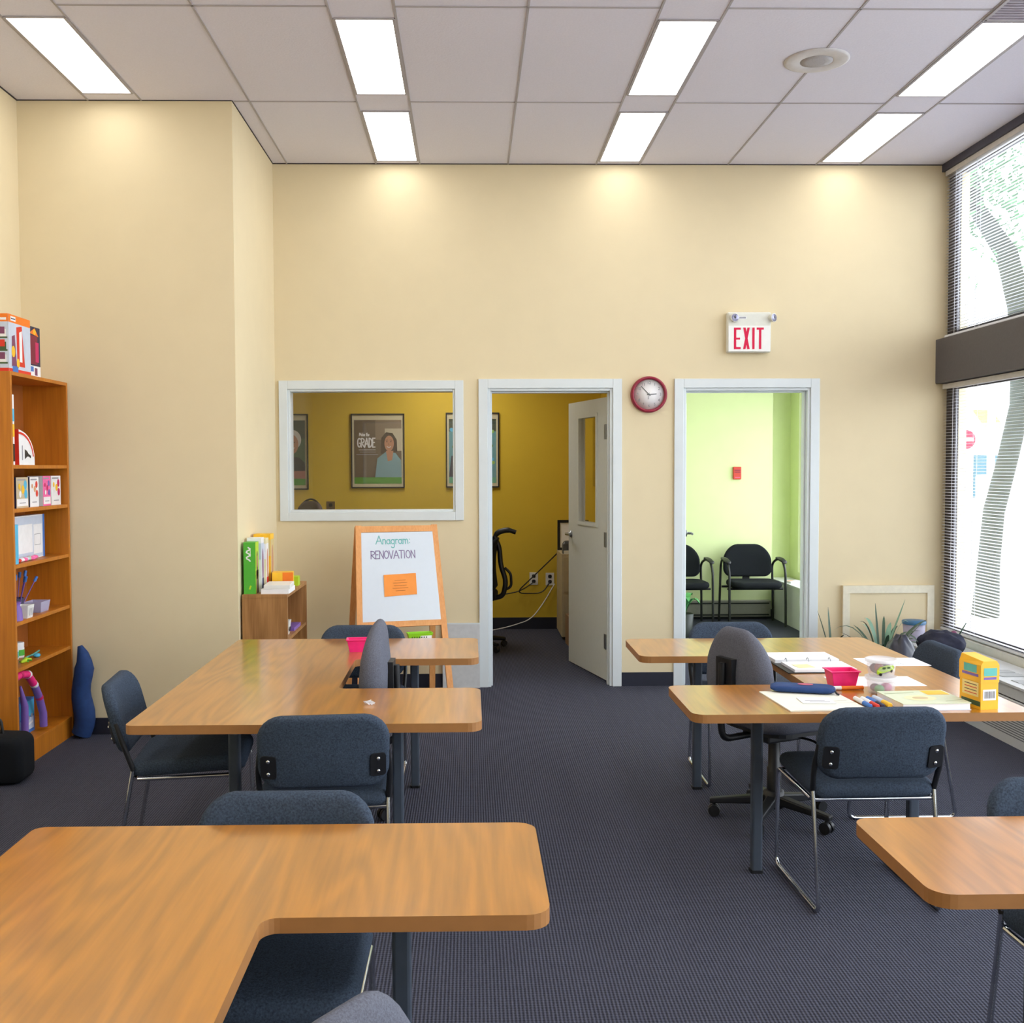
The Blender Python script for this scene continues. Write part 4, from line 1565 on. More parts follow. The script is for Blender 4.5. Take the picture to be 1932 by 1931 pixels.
# ================================================================== ON THE TABLES
# left table
def slotted_basket(name, label, loc, rot, m, w=0.075, d=0.05, h=0.07):
    b = MB()
    T = Matrix.Scale(w / 0.0707, 4, (1, 0, 0)) @ Matrix.Scale(d / 0.0707, 4, (0, 1, 0)) @ Matrix.Rotation(PI / 4, 4, 'Z')
    b.lathe([(0.08, 0.0), (0.1, h - 0.006), (0.112, h - 0.004), (0.112, h), (0.096, h), (0.077, 0.005)], m, 4, T=T, smooth=False)
    # content showing through
    for k in range(9):
        b.ball((random.uniform(-w, w) * 0.5, random.uniform(-d, d) * 0.5, random.uniform(0.2, 0.7) * h), (w * 0.3, d * 0.35, h * 0.2), m, 8)
    return tag(b.build(name, loc=loc, rotz=rot, bevel=0.003), label, 'basket')


slotted_basket('pink_basket', 'hot pink basket behind the side-on grey swivel chair', (-0.545, 5.19, TZ), R(4), M_PINK, 0.055, 0.04, 0.062)
b = MB()
for k in range(5):
    a = k * 1.3
    b.add([(0, 0, 0.004), (0.022 * math.cos(a), 0.022 * math.sin(a), 0.001 + 0.014 * (k % 2)), (0.024 * math.cos(a + 0.9), 0.024 * math.sin(a + 0.9), 0.002 + 0.006 * (k % 3)), (0.008, 0.004, 0.014)],
          [(0, 1, 2), (0, 2, 3), (2, 1, 0), (3, 2, 0)], M_PAPER)
tag(b.build('paper_scrap', loc=(-0.383, 4.01, TZ)), 'crumpled scrap of white paper alone on the tabletop', 'paper')


# right table
def sheet(name, label, loc, rot, w, d, m=M_PAPER, lines=None, th=0.0012, group=None):
    b = MB()
    b.box(-w / 2, w / 2, -d / 2, d / 2, 0, th, m)
    P = XY(th)
    for l in (lines or []):
        b.stroke(l[0], l[1], P, l[2] if len(l) > 2 else M_INK, 0.0006)
    return tag(b.build(name, loc=loc, rotz=rot), label, 'paper', group)


t = thing('ring_binder', 'open ring binder full of white pages on the window-side table', 'binder', (1.535, 4.757, TZ), R(1))
b = MB()
b.box(-0.155, 0.155, -0.212, 0.212, 0, 0.004, M_BLACK)
b.build('cover', t)
for s, hh in ((-1, 0.012), (1, 0.016)):
    pg = MB()
    y0, y1 = (-0.203, -0.012) if s < 0 else (0.012, 0.203)
    pg.box(-0.145 + (0.02 if s < 0 else 0), 0.15, y0, y1, 0.0042, 0.004 + hh, M_PAPER)
    P = XY(0.004 + hh)
    for k in range(5):
        pg.stroke([(0.0 + 0.02 * k, y0 + 0.05), (0.0 + 0.02 * k, y0 + 0.12)], 0.0012, P, M_INK, 0.0005)
    pg.build('pages', t)
for x in (-0.10, 0.0, 0.10):
    MB().tube([(x, 0.018 * math.cos(a), 0.004 + 0.026 * math.sin(a)) for a in [PI * k / 8 for k in range(9)]], 0.0018, M_STEEL, 6).build('ring', t)
sheet('sticky_note', 'pale yellow sticky note on the near page of the ring binder', (1.475, 4.63, TZ + 0.0165), R(8), 0.075, 0.075, mat('sticky_yellow', '#efe9a8', 0.7))
sheet('worksheet', 'white worksheet behind the stacked clear tubs, near the window', (1.937, 4.80, TZ), 0, 0.285, 0.195, lines=[([(-0.02, 0.08), (0.03, -0.07)], 0.004), ([(0.05, 0.08), (0.1, 0.08)], 0.002)])
sheet('worksheet', 'white worksheet under the stacked clear tubs', (1.69, 4.366, TZ), 0, 0.36, 0.198, lines=[([(0.03, 0.07), (0.06, -0.05)], 0.004), ([(-0.1, 0.05), (-0.02, 0.05)], 0.002)])
sheet('clipboard', 'white folder with a pale page under the blue pencil case', (1.309, 4.005, TZ + 0.0003), R(4), 0.295, 0.338, M_PAPER2,
      lines=[([(0.0, -0.05), (0.13, -0.02)], 0.002), ([(-0.02, -0.03), (0.14, -0.07)], 0.002), ([(-0.05, 0.02), (0.03, 0.03)], 0.0015)], th=0.005)
sheet('index_card', 'small white card lying on the folder by the pencil case', (1.32, 3.985, TZ + 0.0066), R(-3), 0.125, 0.10, lines=[([(-0.04, 0.0), (0.03, 0.0)], 0.008), ([(-0.03, -0.025), (0.045, -0.025)], 0.004)])
# pencil case
t = thing('pencil_case', 'dark blue zipped pencil case on the folder', 'pencil case', (1.322, 4.155, TZ + 0.0055), R(-16))


def pcf(a, b_, c):
    return (a, b_, 0.0145 + c * (1 - 0.5 * (abs(a) / 0.125) ** 3))


MB().pillow(rrect(0.25, 0.105, 0.03), 0.028, 0.013, M_BLUE, pcf).build('body', t)
b = MB()
b.disc(0.01, 0.0, 0.03, 0.018, XY(0.0285), mat('faded_red_badge', '#b8576b', 0.7), 0.0015)
b.build('badge', t)
MB().tube([(0.115, -0.03, 0.02), (0.128, -0.045, 0.006), (0.135, -0.05, 0.004)], 0.004, M_BLACK, 6).build('zip_pull', t)
slotted_basket('pink_tub', 'hot pink plastic tub beside the stacked clear tubs', (1.515, 4.262, TZ + 0.0025), R(2), M_PINK, 0.056, 0.045, 0.07)
# orange pen
t = thing('highlighter_pen', 'orange pen lying between the pencil case and the clear tub', 'pen', (1.513, 4.203, TZ + 0.0085), R(1))
MB().tube([(-0.02, 0, 0), (0.07, 0, 0)], 0.008, ORG, 10).build('barrel', t)
MB().tube([(-0.075, 0, 0), (-0.02, 0, 0)], [0.007, 0.0082], WHT, 10).build('cap', t)
# clear tubs
M_TUB = plastic_clear('frosted_tub_plastic', (0.87, 0.86, 0.88), 0.22)
M_LIDM = plastic_clear('frosted_lid_plastic', (0.86, 0.86, 0.90), 0.45)


def tub(label, loc, inside):
    t = thing('clear_tub', label, 'tub', loc, R(5), 'round clear tubs stacked on the table')
    MB().lathe([(0.046, 0), (0.049, 0.004), (0.058, 0.062), (0.056, 0.062), (0.047, 0.005)], M_TUB, 28, cap=True).build('bowl', t)
    MB().lathe([(0.062, 0.056), (0.063, 0.067), (0.056, 0.069), (0.054, 0.066), (0.02, 0.066)], M_LIDM, 28).build('lid', t)
    for i, (p, r, m) in enumerate(inside):
        MB().ball(p, r, m, 12).build('ball_of_putty', t)
    return t


tub('lower clear tub holding green, pink and purple putty', (1.632, 4.145, TZ + 0.0005), [((-0.018, -0.024, 0.02), (0.02, 0.018, 0.017), mat('putty_green', '#54b982', 0.6)), ((0.012, -0.02, 0.026), (0.022, 0.02, 0.018), mat('putty_pink', '#c8609f', 0.6)), ((0.02, 0.012, 0.018), (0.02, 0.02, 0.016), PUR), ((-0.015, 0.02, 0.018), (0.02, 0.02, 0.016), mat('putty_mauve', '#8f86a8', 0.6))])
t2 = tub('upper clear tub with a lime green car picture on its side', (1.632, 4.145, TZ + 0.070), [((0.0, 0.005, 0.028), (0.043, 0.043, 0.024), mat('putty_plum', '#6a5878', 0.6)), ((-0.02, -0.02, 0.035), (0.018, 0.018, 0.02), mat('putty_red', '#a04a5a', 0.6))])
b = MB()


def TP(a, z, off):
    rr = 0.049 + 0.009 * (z / 0.062) + off
    th = -PI / 2 + a / 0.054 - 0.1
    return (rr * math.cos(th), rr * math.sin(th), z)


b.flat([(-0.036, 0.012), (-0.022, 0.010), (-0.02, 0.018), (-0.006, 0.021), (0.012, 0.028), (0.02, 0.024), (0.036, 0.036), (0.030, 0.048), (0.0, 0.05), (-0.024, 0.041), (-0.036, 0.026)], TP, LIM, 0.0012)
b.rect(-0.015, -0.004, 0.034, 0.042, TP, DGRN, 0.002)
b.rect(0.002, 0.014, 0.037, 0.044, TP, DGRN, 0.002)
b.disc(-0.022, 0.012, 0.006, 0.006, TP, BLK, 0.002, 10)
b.disc(0.022, 0.026, 0.006, 0.006, TP, BLK, 0.002, 10)
b.build('car_picture', t2)
# markers
for k, (lab, x, y, m, mc) in enumerate((('blue capped whiteboard marker, leftmost of the row of markers', 1.482, 3.925, WHT, BLU), ('red capped whiteboard marker lying next to the blue one', 1.508, 3.922, WHT, RED),
                                       ('dark violet marker between the red and the yellow markers', 1.530, 3.925, BLU, NAVY), ('fat yellow marker, rightmost of the row of markers', 1.555, 3.925, SKYB, YEL))):
    r = 0.011 if k == 3 else 0.009
    t = thing('marker', lab, 'marker', (x, y, TZ + r), R(-88), 'markers lying side by side')
    MB().tube([(-0.085, 0, 0), (0.0, 0, 0)], r, m, 10).build('barrel', t)
    MB().tube([(0.0, 0, 0), (0.055, 0, 0), (0.06, 0, 0)], [r * 1.05, r * 1.05, r * 0.8], mc, 10).build('cap', t)
# text book
t = thing('activity_book', 'thick activity book with a pale green and yellow cover near the chair back', 'book', (1.713, 3.945, TZ), R(3))
MB().box(-0.128, 0.126, -0.11, 0.11, 0.002, 0.024, M_PAPER).build('page_block', t)
b = MB()
b.box(-0.13, 0.13, -0.112, 0.112, 0.0242, 0.027, c_('cover_pale_green', '#d5dcc0'))
b.box(-0.13, 0.13, -0.112, 0.112, 0.0, 0.002, SKYB)
P = XY(0.027)
b.rect(0.035, 0.122, 0.03, 0.104, P, YEL, 0.0006)
b.disc(-0.02, -0.02, 0.06, 0.045, P, c_('cover_cream', '#e9e3b4'), 0.0006)
b.disc(-0.02, -0.02, 0.03, 0.022, P, c_('cover_tan', '#cdb98c'), 0.0009)
b.stroke([(-0.12, 0.06), (0.0, 0.08)], 0.008, P, c_('cover_sage', '#a9b78d'), 0.0006)
b.stroke([(0.05, -0.08), (0.12, -0.06)], 0.006, P, c_('cover_sage', '#a9b78d'), 0.0006)
b.build('cover', t)
# yellow box
t = thing('yellow_box', 'tall yellow card file box with a cut corner, standing at the table corner', 'box', (1.905, 3.902, TZ), R(10))
b = MB()
M_YB = mat('yellow_card', '#f6b81c', 0.4, var=0.03)
hw, hd2 = 0.062, 0.036
# bottom section and lid as one carton profile (side view): taller at the back
prof = [(-hw, 0.0), (hw, 0.0), (hw, 0.205), (-hw, 0.205)]
b.box(-hd2, hd2, -hw, hw, 0, 0.11, M_YB)
b.build('base', t)
b = MB()
b.box(-hd2 - 0.002, hd2 + 0.002, -hw - 0.002, hw + 0.002, 0.10, 0.165, M_YB)
vs = [(-hd2 - 0.002, -hw - 0.002, 0.165), (hd2 + 0.002, -hw - 0.002, 0.165), (hd2 + 0.002, hw + 0.002, 0.165), (-hd2 - 0.002, hw + 0.002, 0.165),
      (-hd2 + 0.008, -hw - 0.002, 0.18), (hd2 - 0.008, -hw - 0.002, 0.18), (hd2 - 0.008, hw + 0.002, 0.192), (-hd2 + 0.008, hw + 0.002, 0.192)]
b.add(vs, [(4, 5, 6, 7), (0, 1, 5, 4), (1, 2, 6, 5), (2, 3, 7, 6), (3, 0, 4, 7)], M_YB)
S = XZ(-hw - 0.002)
b.rect(-0.026, 0.028, 0.125, 0.155, S, TEAL, 0.0008)
b.rect(-0.026, 0.026, 0.112, 0.121, S, PUR, 0.0008)
W = lambda a, z, o: (-hd2 - 0.002 - o, a, z)
b.rect(-0.04, 0.035, 0.133, 0.162, W, TEAL, 0.0008)
b.rect(-0.05, 0.045, 0.12, 0.13, W, PUR, 0.0008)
b.build('lid', t)
b = MB()
S = XZ(-hw)
b.rect(-0.028, 0.026, 0.035, 0.075, S, WHT, 0.0012)
for k in range(9):
    b.rect(-0.022 + k * 0.005, -0.0195 + k * 0.005, 0.042, 0.068, S, BLK if k % 3 else GRY, 0.0018)
W = lambda a, z, o: (-hd2 - o, a, z)
b.rect(-0.05, 0.045, 0.045, 0.098, W, c_('label_cream', '#f3d98d'), 0.0012)
for k in range(4):
    b.stroke([(-0.04, 0.055 + k * 0.011), (0.03, 0.055 + k * 0.011)], 0.003, W, BRN if k % 2 else RED, 0.0018)
b.rect(-0.06, 0.05, 0.012, 0.03, W, DGRN, 0.0012)
b.build('printed_label', t)

# ================================================================== FAR WALL FIXTURES
# clock
t = thing('wall_clock', 'round wall clock with a dark red rim between the two doorways', 'clock', (1.30, WY, 2.122))
RX90 = Matrix.Rotation(PI / 2, 4, 'X')
b = MB()
b.lathe([(0.108, 0.018), (0.112, 0.036), (0.12, 0.042), (0.13, 0.032), (0.132, 0.0)], mat('dark_red_plastic', '#8d1433', 0.3), 48, T=RX90, cap=False)
b.lathe([(0.13, 0.0), (0.001, 0.0)], M_BLACK, 32, T=RX90)
b.build('rim', t)
b = MB()
b.lathe([(0.1, 0.010), (0.109, 0.019), (0.001, 0.020)], mat('clock_face', '#f2f1f2', 0.35, var=0.01), 48, T=RX90)
P = XZ(-0.020)
for k in range(1, 13):
    a = R(90 - 30 * k)
    text_mesh(b, str(k), 0.030, lambda u, v, o, a=a: P(u + 0.083 * math.cos(a), v + 0.083 * math.sin(a), o), M_INK, 0.0008, 0.9)
b.build('face', t)
for nm, ang, l, w in (('minute_hand', 134, 0.082, 0.006), ('hour_hand', 4, 0.052, 0.007), ('second_hand', -97, 0.033, 0.003)):
    h = MB()
    a = R(ang)
    h.stroke([(-0.012 * math.cos(a), -0.012 * math.sin(a)), (l * math.cos(a), l * math.sin(a))], w, XZ(-0.0225), mat('clock_hand_grey', '#5d6164', 0.5), 0.001 if w > 0.004 else 0.002)
    h.build(nm, t)
MB().lathe([(0.109, 0.026), (0.001, 0.0265)], M_PANE, 32, T=RX90, cap=False).build('lens', t)

# exit sign
t = thing('exit_sign', 'white illuminated EXIT sign with two emergency lamp heads above the doorway', 'sign', (2.015, WY, 2.56))
M_EXITRED = mat('exit_red', '#ee1c4c', 0.4)
b = MB()
b.box(-0.158, 0.158, -0.055, 0.0, -0.14, 0.148, M_OFFWHITE)
b.build('housing', t, bevel=0.012, seg=3)
b = MB()
b.box(-0.150, 0.150, -0.060, -0.054, -0.134, 0.050, M_WHITEPL)
S = XZ(-0.060)
EXM = emit('exit_letter_glow', (1.0, 0.05, 0.13), 0.85)


def bl(x0, x1, z0, z1):
    b.rect(x0, x1, z0, z1, S, EXM, 0.0012)


zt, zb, sw = 0.036, -0.118, 0.017
bl(-0.112, -0.112 + sw, zb, zt); bl(-0.112 + sw, -0.063, zt - 0.015, zt); bl(-0.112 + sw, -0.068, -0.050, -0.036); bl(-0.112 + sw, -0.063, zb, zb + 0.015)
for s in (1, -1):
    q = [(-0.046, zt), (-0.028, zt), (0.002, zb), (-0.016, zb)]
    b.flat([(x if s > 0 else -0.044 - x, z) for x, z in (q if s > 0 else reversed(q))], S, EXM, 0.0012 if s > 0 else 0.0016)
bl(0.020, 0.020 + sw, zb, zt)
bl(0.051, 0.103, zt - 0.015, zt); bl(0.0685, 0.0685 + sw, zb, zt - 0.015)
b.build('exit_panel', t)
b = MB()
b.rect(-0.085, -0.022, 0.098, 0.116, XZ(-0.055), WHT, 0.0015)
b.rect(-0.076, -0.026, 0.101, 0.113, XZ(-0.055), GRY, 0.002)
b.build('nameplate', t)
for sx, tx in ((-0.115, 10), (0.155, 35)):
    T = Matrix.Translation((sx, -0.05, 0.105)) @ Matrix.Rotation(R(tx), 4, 'Z') @ Matrix.Rotation(PI / 2, 4, 'X')
    h = MB()
    h.lathe([(0.02, -0.005), (0.028, 0.012), (0.032, 0.03), (0.029, 0.032)], M_OFFWHITE, 20, T=T)
    o = h.build('lamp_head', t)
    h = MB()
    h.lathe([(0.027, 0.0325), (0.02, 0.035), (0.001, 0.036)], mat('lamp_lens', '#85849a', 0.25, metal=0.5), 20, T=T)
    h.ball((0, 0.004, 0.035), (0.009, 0.012, 0.003), mat('lamp_bulb', '#4a4a5a', 0.3), 10, T=T)
    h.build('lens', o)

# ================================================================== OFFICE CONTENTS
def poster(label, x0, x1, z0, z1, art):
    t = thing('framed_poster', label, 'poster', ((x0 + x1) / 2, OYB, (z0 + z1) / 2), 0, 'framed posters on the mustard office wall')
    hw, hh = (x1 - x0) / 2, (z1 - z0) / 2
    f = MB()
    w = 0.012
    for a, c, e, g in ((-hw, -hw + w, -hh, hh), (hw - w, hw, -hh, hh), (-hw + w, hw - w, hh - w, hh), (-hw + w, hw - w, -hh, -hh + w)):
        f.box(a, c, -0.025, 0, e, g, M_BLACK)
    f.build('frame', t)
    p = MB()
    p.box(-hw + w, hw - w, -0.012, -0.004, -hh + w, hh - w, c_('poster_border', '#d8cfae'))
    P = XZ(-0.012)
    art(p, P, hw - 0.03, hh)
    p.build('print', t)
    g = MB()
    g.box(-hw + w, hw - w, -0.018, -0.016, -hh + w, hh - w, M_PANE)
    g.build('glazing', t)
    return t


HAIR, HAIRG = c_('print_dark_hair', '#3b2a26'), c_('print_white_hair', '#d9d6d2')
SHIRT, TSHIRT = c_('print_blue_shirt', '#7fa9b5'), c_('print_black_shirt', '#2f3138')
PGRN = c_('poster_green', '#4c9a2e')


def art_grade(p, P, w, h):
    t, bt = h * 0.83, -h * 0.88
    p.rect(-w, w, bt, t, P, c_('poster_brown', '#6a5a4c'))
    p.rect(-w * 0.1, w, h * 0.3, t, P, c_('poster_taupe', '#8b7a68'), 0.0012)
    p.rect(w * 0.3, w, h * 0.0, h * 0.6, P, c_('poster_glow', '#c9bfa8'), 0.0014)
    p.rect(-w, w, bt, bt + h * 0.17, P, PGRN, 0.003)
    p.flat([(w * -0.12, bt + h * 0.17), (-w * 0.02, -h * 0.2), (w * 0.35, -h * 0.02), (w * 0.75, -h * 0.06), (w * 0.98, -h * 0.25), (w, bt + h * 0.17)], P, SHIRT, 0.0022)
    p.flat([(w * 0.12, -h * 0.08), (w * 0.15, h * 0.35), (w * 0.35, h * 0.50), (w * 0.62, h * 0.48), (w * 0.8, h * 0.3), (w * 0.82, -h * 0.02)], P, HAIR, 0.0018)
    p.flat([(w * 0.42, -h * 0.28), (w * 0.34, -h * 0.0), (w * 0.66, -h * 0.0), (w * 0.6, -h * 0.25)], P, SKIN, 0.0026)
    p.disc(w * 0.48, h * 0.2, w * 0.2, h * 0.21, P, SKIN, 0.0028)
    for s in (-1, 1):
        p.disc(w * (0.47 + s * 0.085), h * 0.245, w * 0.03, h * 0.012, P, HAIR, 0.0032, 10)
        p.stroke([(w * (0.47 + s * 0.13), h * 0.285), (w * (0.47 + s * 0.05), h * 0.29)], 0.004, P, HAIR, 0.0032)
    p.stroke([(w * 0.47, h * 0.22), (w * 0.455, h * 0.165), (w * 0.48, h * 0.16)], 0.003, P, BRN, 0.0032)
    p.stroke(arc_(w * 0.47, h * 0.125, w * 0.08, h * 0.03, 190, 350, 6), 0.006, P, WHT, 0.0032)
    write(p, 'Make the', -w * 0.78, h * 0.40, h * 0.085, 0.006, P, WHT, 0.002, sx=0.72)
    write(p, 'GRADE', -w * 0.86, h * 0.10, h * 0.24, 0.012, P, WHT, 0.002, sx=0.52)
    p.stroke([(-w * 0.8, h * 0.03), (-w * 0.1, h * 0.03)], 0.004, P, WHT, 0.002)
    for k in range(2):
        p.stroke([(-w * (0.75 + 0.15 * k), -h * (0.03 + 0.07 * k)), (-w * 0.1 + w * 0.1 * k, -h * (0.03 + 0.07 * k))], 0.006, P, GRY, 0.002)


def art_elder(p, P, w, h):
    t, bt = h * 0.83, -h * 0.88
    p.rect(-w, w, bt, t, P, c_('poster_forest', '#4d6a4b'))
    p.rect(-w, w, h * 0.35, t, P, c_('poster_forest_dark', '#37473c'), 0.0012)
    p.rect(-w, w, bt, bt + h * 0.17, P, PGRN, 0.003)
    f = w * 0.42
    p.flat([(f - w * 0.9, -h * 0.6), (f - w * 0.7, -h * 0.2), (f - w * 0.2, -h * 0.1), (w * 0.75, -h * 0.15), (w, -h * 0.3), (w, -h * 0.6)], P, TSHIRT, 0.0022)
    p.disc(f + w * 0.06, h * 0.32, w * 0.36, h * 0.26, P, HAIRG, 0.0018)
    p.disc(f + w * 0.02, h * 0.2, w * 0.28, h * 0.26, P, SKIN, 0.0026)
    p.flat([(f - w * 0.95, -h * 0.7), (f - w * 0.9, -h * 0.52), (w, -h * 0.5), (w, -h * 0.71)], P, c_('print_arm', '#a8695c'), 0.0026)
    for s in (-1, 1):
        p.disc(f + w * (0.02 + s * 0.11), h * 0.25, w * 0.035, h * 0.012, P, HAIR, 0.0032, 10)
    p.stroke(arc_(f + w * 0.02, h * 0.12, w * 0.12, h * 0.04, 190, 350, 6), 0.006, P, WHT, 0.0032)


def art_reflection(p, P, w, h):  # foliage and blue imitate a blurry reflection, painted into the print
    t, bt = h * 0.83, -h * 0.88
    p.rect(-w, w, bt, t, P, c_('poster_teal', '#5c9aa6'))
    p.rect(-w, w, h * 0.5, t, P, c_('poster_forest_dark', '#37473c'), 0.0012)
    rnd = random.Random(3)
    for k in range(60):
        z = rnd.uniform(-0.65, 0.55)
        m = rnd.choice([c_('leaf_reflection', '#8fbf5a'), c_('leaf_reflection2', '#4f7f3a'), CYN, SHIRT, WHT])
        p.disc(rnd.uniform(-0.9, 0.9) * w, z * h, w * 0.09, h * 0.05, P, m, 0.0014 + k * 0.00002, 7)
    p.disc(-w * 0.35, h * 0.15, w * 0.28, h * 0.2, P, SKIN, 0.003)
    p.disc(-w * 0.35, h * 0.3, w * 0.3, h * 0.15, P, WHT, 0.0032)
    p.flat([(-w, bt + h * 0.17), (-w * 0.9, -h * 0.15), (-w * 0.1, -h * 0.1), (w * 0.2, bt + h * 0.17)], P, NAVY, 0.003)
    p.rect(-w, w, bt, bt + h * 0.15, P, c_('poster_aqua_green', '#5fae8e'), 0.0034)


poster('framed poster of a person in a black shirt, cut by the left window edge', -2.10, -1.572, 1.388, 2.128, art_elder)
poster('framed poster lettered Make the GRADE, seen through the interior window', -1.154, -0.631, 1.401, 2.13, art_grade)
poster('framed poster with a painted-in leafy blue-green reflection, half behind the office door casing', -0.226, 0.297, 1.403, 2.138, art_reflection)


def outlet(label, x, z, dark=False):
    t = thing('wall_outlet', label, 'outlet', (x, OYB, z), 0, 'outlets on the office wall')
    MB().box(-0.042, 0.042, -0.006, 0, -0.062, 0.062, M_WHITEPL if not dark else mat('brown_plate', '#6b5433', 0.5)).build('plate', t, bevel=0.002)
    b = MB()
    for s in (-1, 1):
        b.prism(rrect(0.036, 0.034, 0.012, 3, 0, s * 0.026), 0, 0.003, M_BLACK, T=Matrix.Translation((0, -0.006, 0)) @ RX90)
    b.build('sockets', t)


outlet('white wall outlet with dark sockets, left of the pair behind the office chair', 0.635, 0.50)
outlet('white wall outlet with plugs, right of the pair near the filing cabinet', 0.795, 0.495)
outlet('small dark brown outlet at the bottom of the interior window view', -1.36, 1.21, True)
b = MB()
b.tube(bend([(0.80, OYB - 0.03, 0.48), (0.72, OYB - 0.05, 0.36), (0.45, OYB - 0.06, 0.36), (0.60, OYB - 0.05, 0.50), (0.83, OYB - 0.05, 0.72), (0.90, OYB - 0.1, 0.80), (0.92, OYB - 0.15, 0.9)], 0.12), 0.006, M_BLACK, 6)
b.tube(bend([(0.635, OYB - 0.03, 0.47), (0.5, OYB - 0.05, 0.38), (0.2, OYB - 0.08, 0.33), (0.0, OYB - 0.1, 0.33)], 0.1), 0.006, M_BLACK, 6)
tag(b.build('power_cords'), 'tangled black power cords hanging from the office outlets', 'cord')
b = MB()
b.tube(bend([(0.84, OYB - 0.03, 0.45), (0.72, OYB - 0.05, 0.25), (0.6, OYB - 0.12, 0.11), (0.35, OYB - 0.25, 0.05), (0.05, OYB - 0.3, 0.008)], 0.15), 0.005, WHT, 6)
tag(b.build('extension_cord'), 'white cord trailing along the office floor', 'cord')

# filing cabinet, boxes, devices (partly behind the door leaf)
t = thing('filing_cabinet', 'beige filing cabinet behind the open office door', 'cabinet', (1.06, 10.0, 0))
MB().box(-0.21, 0.21, -0.28, 0.28, 0.03, 0.80, mat('beige_metal', '#b5a789', 0.5)).build('body', t, bevel=0.004)
for z in (0.10, 0.45):
    q = MB().box(-0.195, 0.195, -0.29, -0.28, z, z + 0.32, mat('beige_metal', '#b5a789', 0.5)).build('drawer', t)
    MB().box(-0.06, 0.06, -0.305, -0.29, z + 0.24, z + 0.255, M_STEEL).build('pull', q)
t = thing('cardboard_box', 'lower brown cardboard box on the office floor behind the door', 'box', (1.08, 9.43, 0), R(4))
CARD = mat('cardboard', '#8a6a4c', 0.85, var=0.05)
MB().box(-0.2, 0.2, -0.16, 0.16, 0, 0.27, CARD).build('carton', t, bevel=0.003)
MB().box(-0.2, 0.2, -0.025, 0.025, 0.2702, 0.2712, mat('packing_tape', '#a98d67', 0.3)).build('tape', t)
t = thing('cardboard_box', 'upper brown cardboard box stacked behind the office door', 'box', (1.09, 9.44, 0.2715), R(-3))
MB().box(-0.17, 0.17, -0.14, 0.14, 0, 0.19, CARD).build('carton', t, bevel=0.003)
MB().box(-0.17, 0.17, -0.025, 0.025, 0.1902, 0.1912, mat('packing_tape', '#a98d67', 0.3)).build('tape', t)
t = thing('framed_certificate', 'black framed white certificate standing on the filing cabinet', 'picture', (1.0, 10.2, 0.8005))
f = MB()
for a, c, e, g in ((-0.15, -0.125, 0, 0.29), (0.125, 0.15, 0, 0.29), (-0.125, 0.125, 0.265, 0.29), (-0.125, 0.125, 0, 0.025)):
    f.box(a, c, -0.02, 0, e, g, M_BLACK)
f.build('frame', t)
MB().box(-0.125, 0.125, -0.012, -0.004, 0.025, 0.265, M_PAPER).build('certificate', t)
t = thing('label_printer', 'small dark grey desk device on the filing cabinet', 'printer', (0.915, 9.80, 0.8005))
b = MB()
b.lathe([(0.07, 0), (0.075, 0.01), (0.07, 0.09), (0.05, 0.115), (0.001, 0.12)], mat('device_grey', '#4c4f52', 0.4), 4, T=Matrix.Rotation(PI / 4, 4, 'Z') @ Matrix.Scale(1.1, 4, (1, 0, 0)), smooth=False)
b.build('body', t, bevel=0.012)
MB().box(-0.045, 0.045, -0.075, -0.02, 0.0, 0.03, M_WHITEPL).build('tray', t)


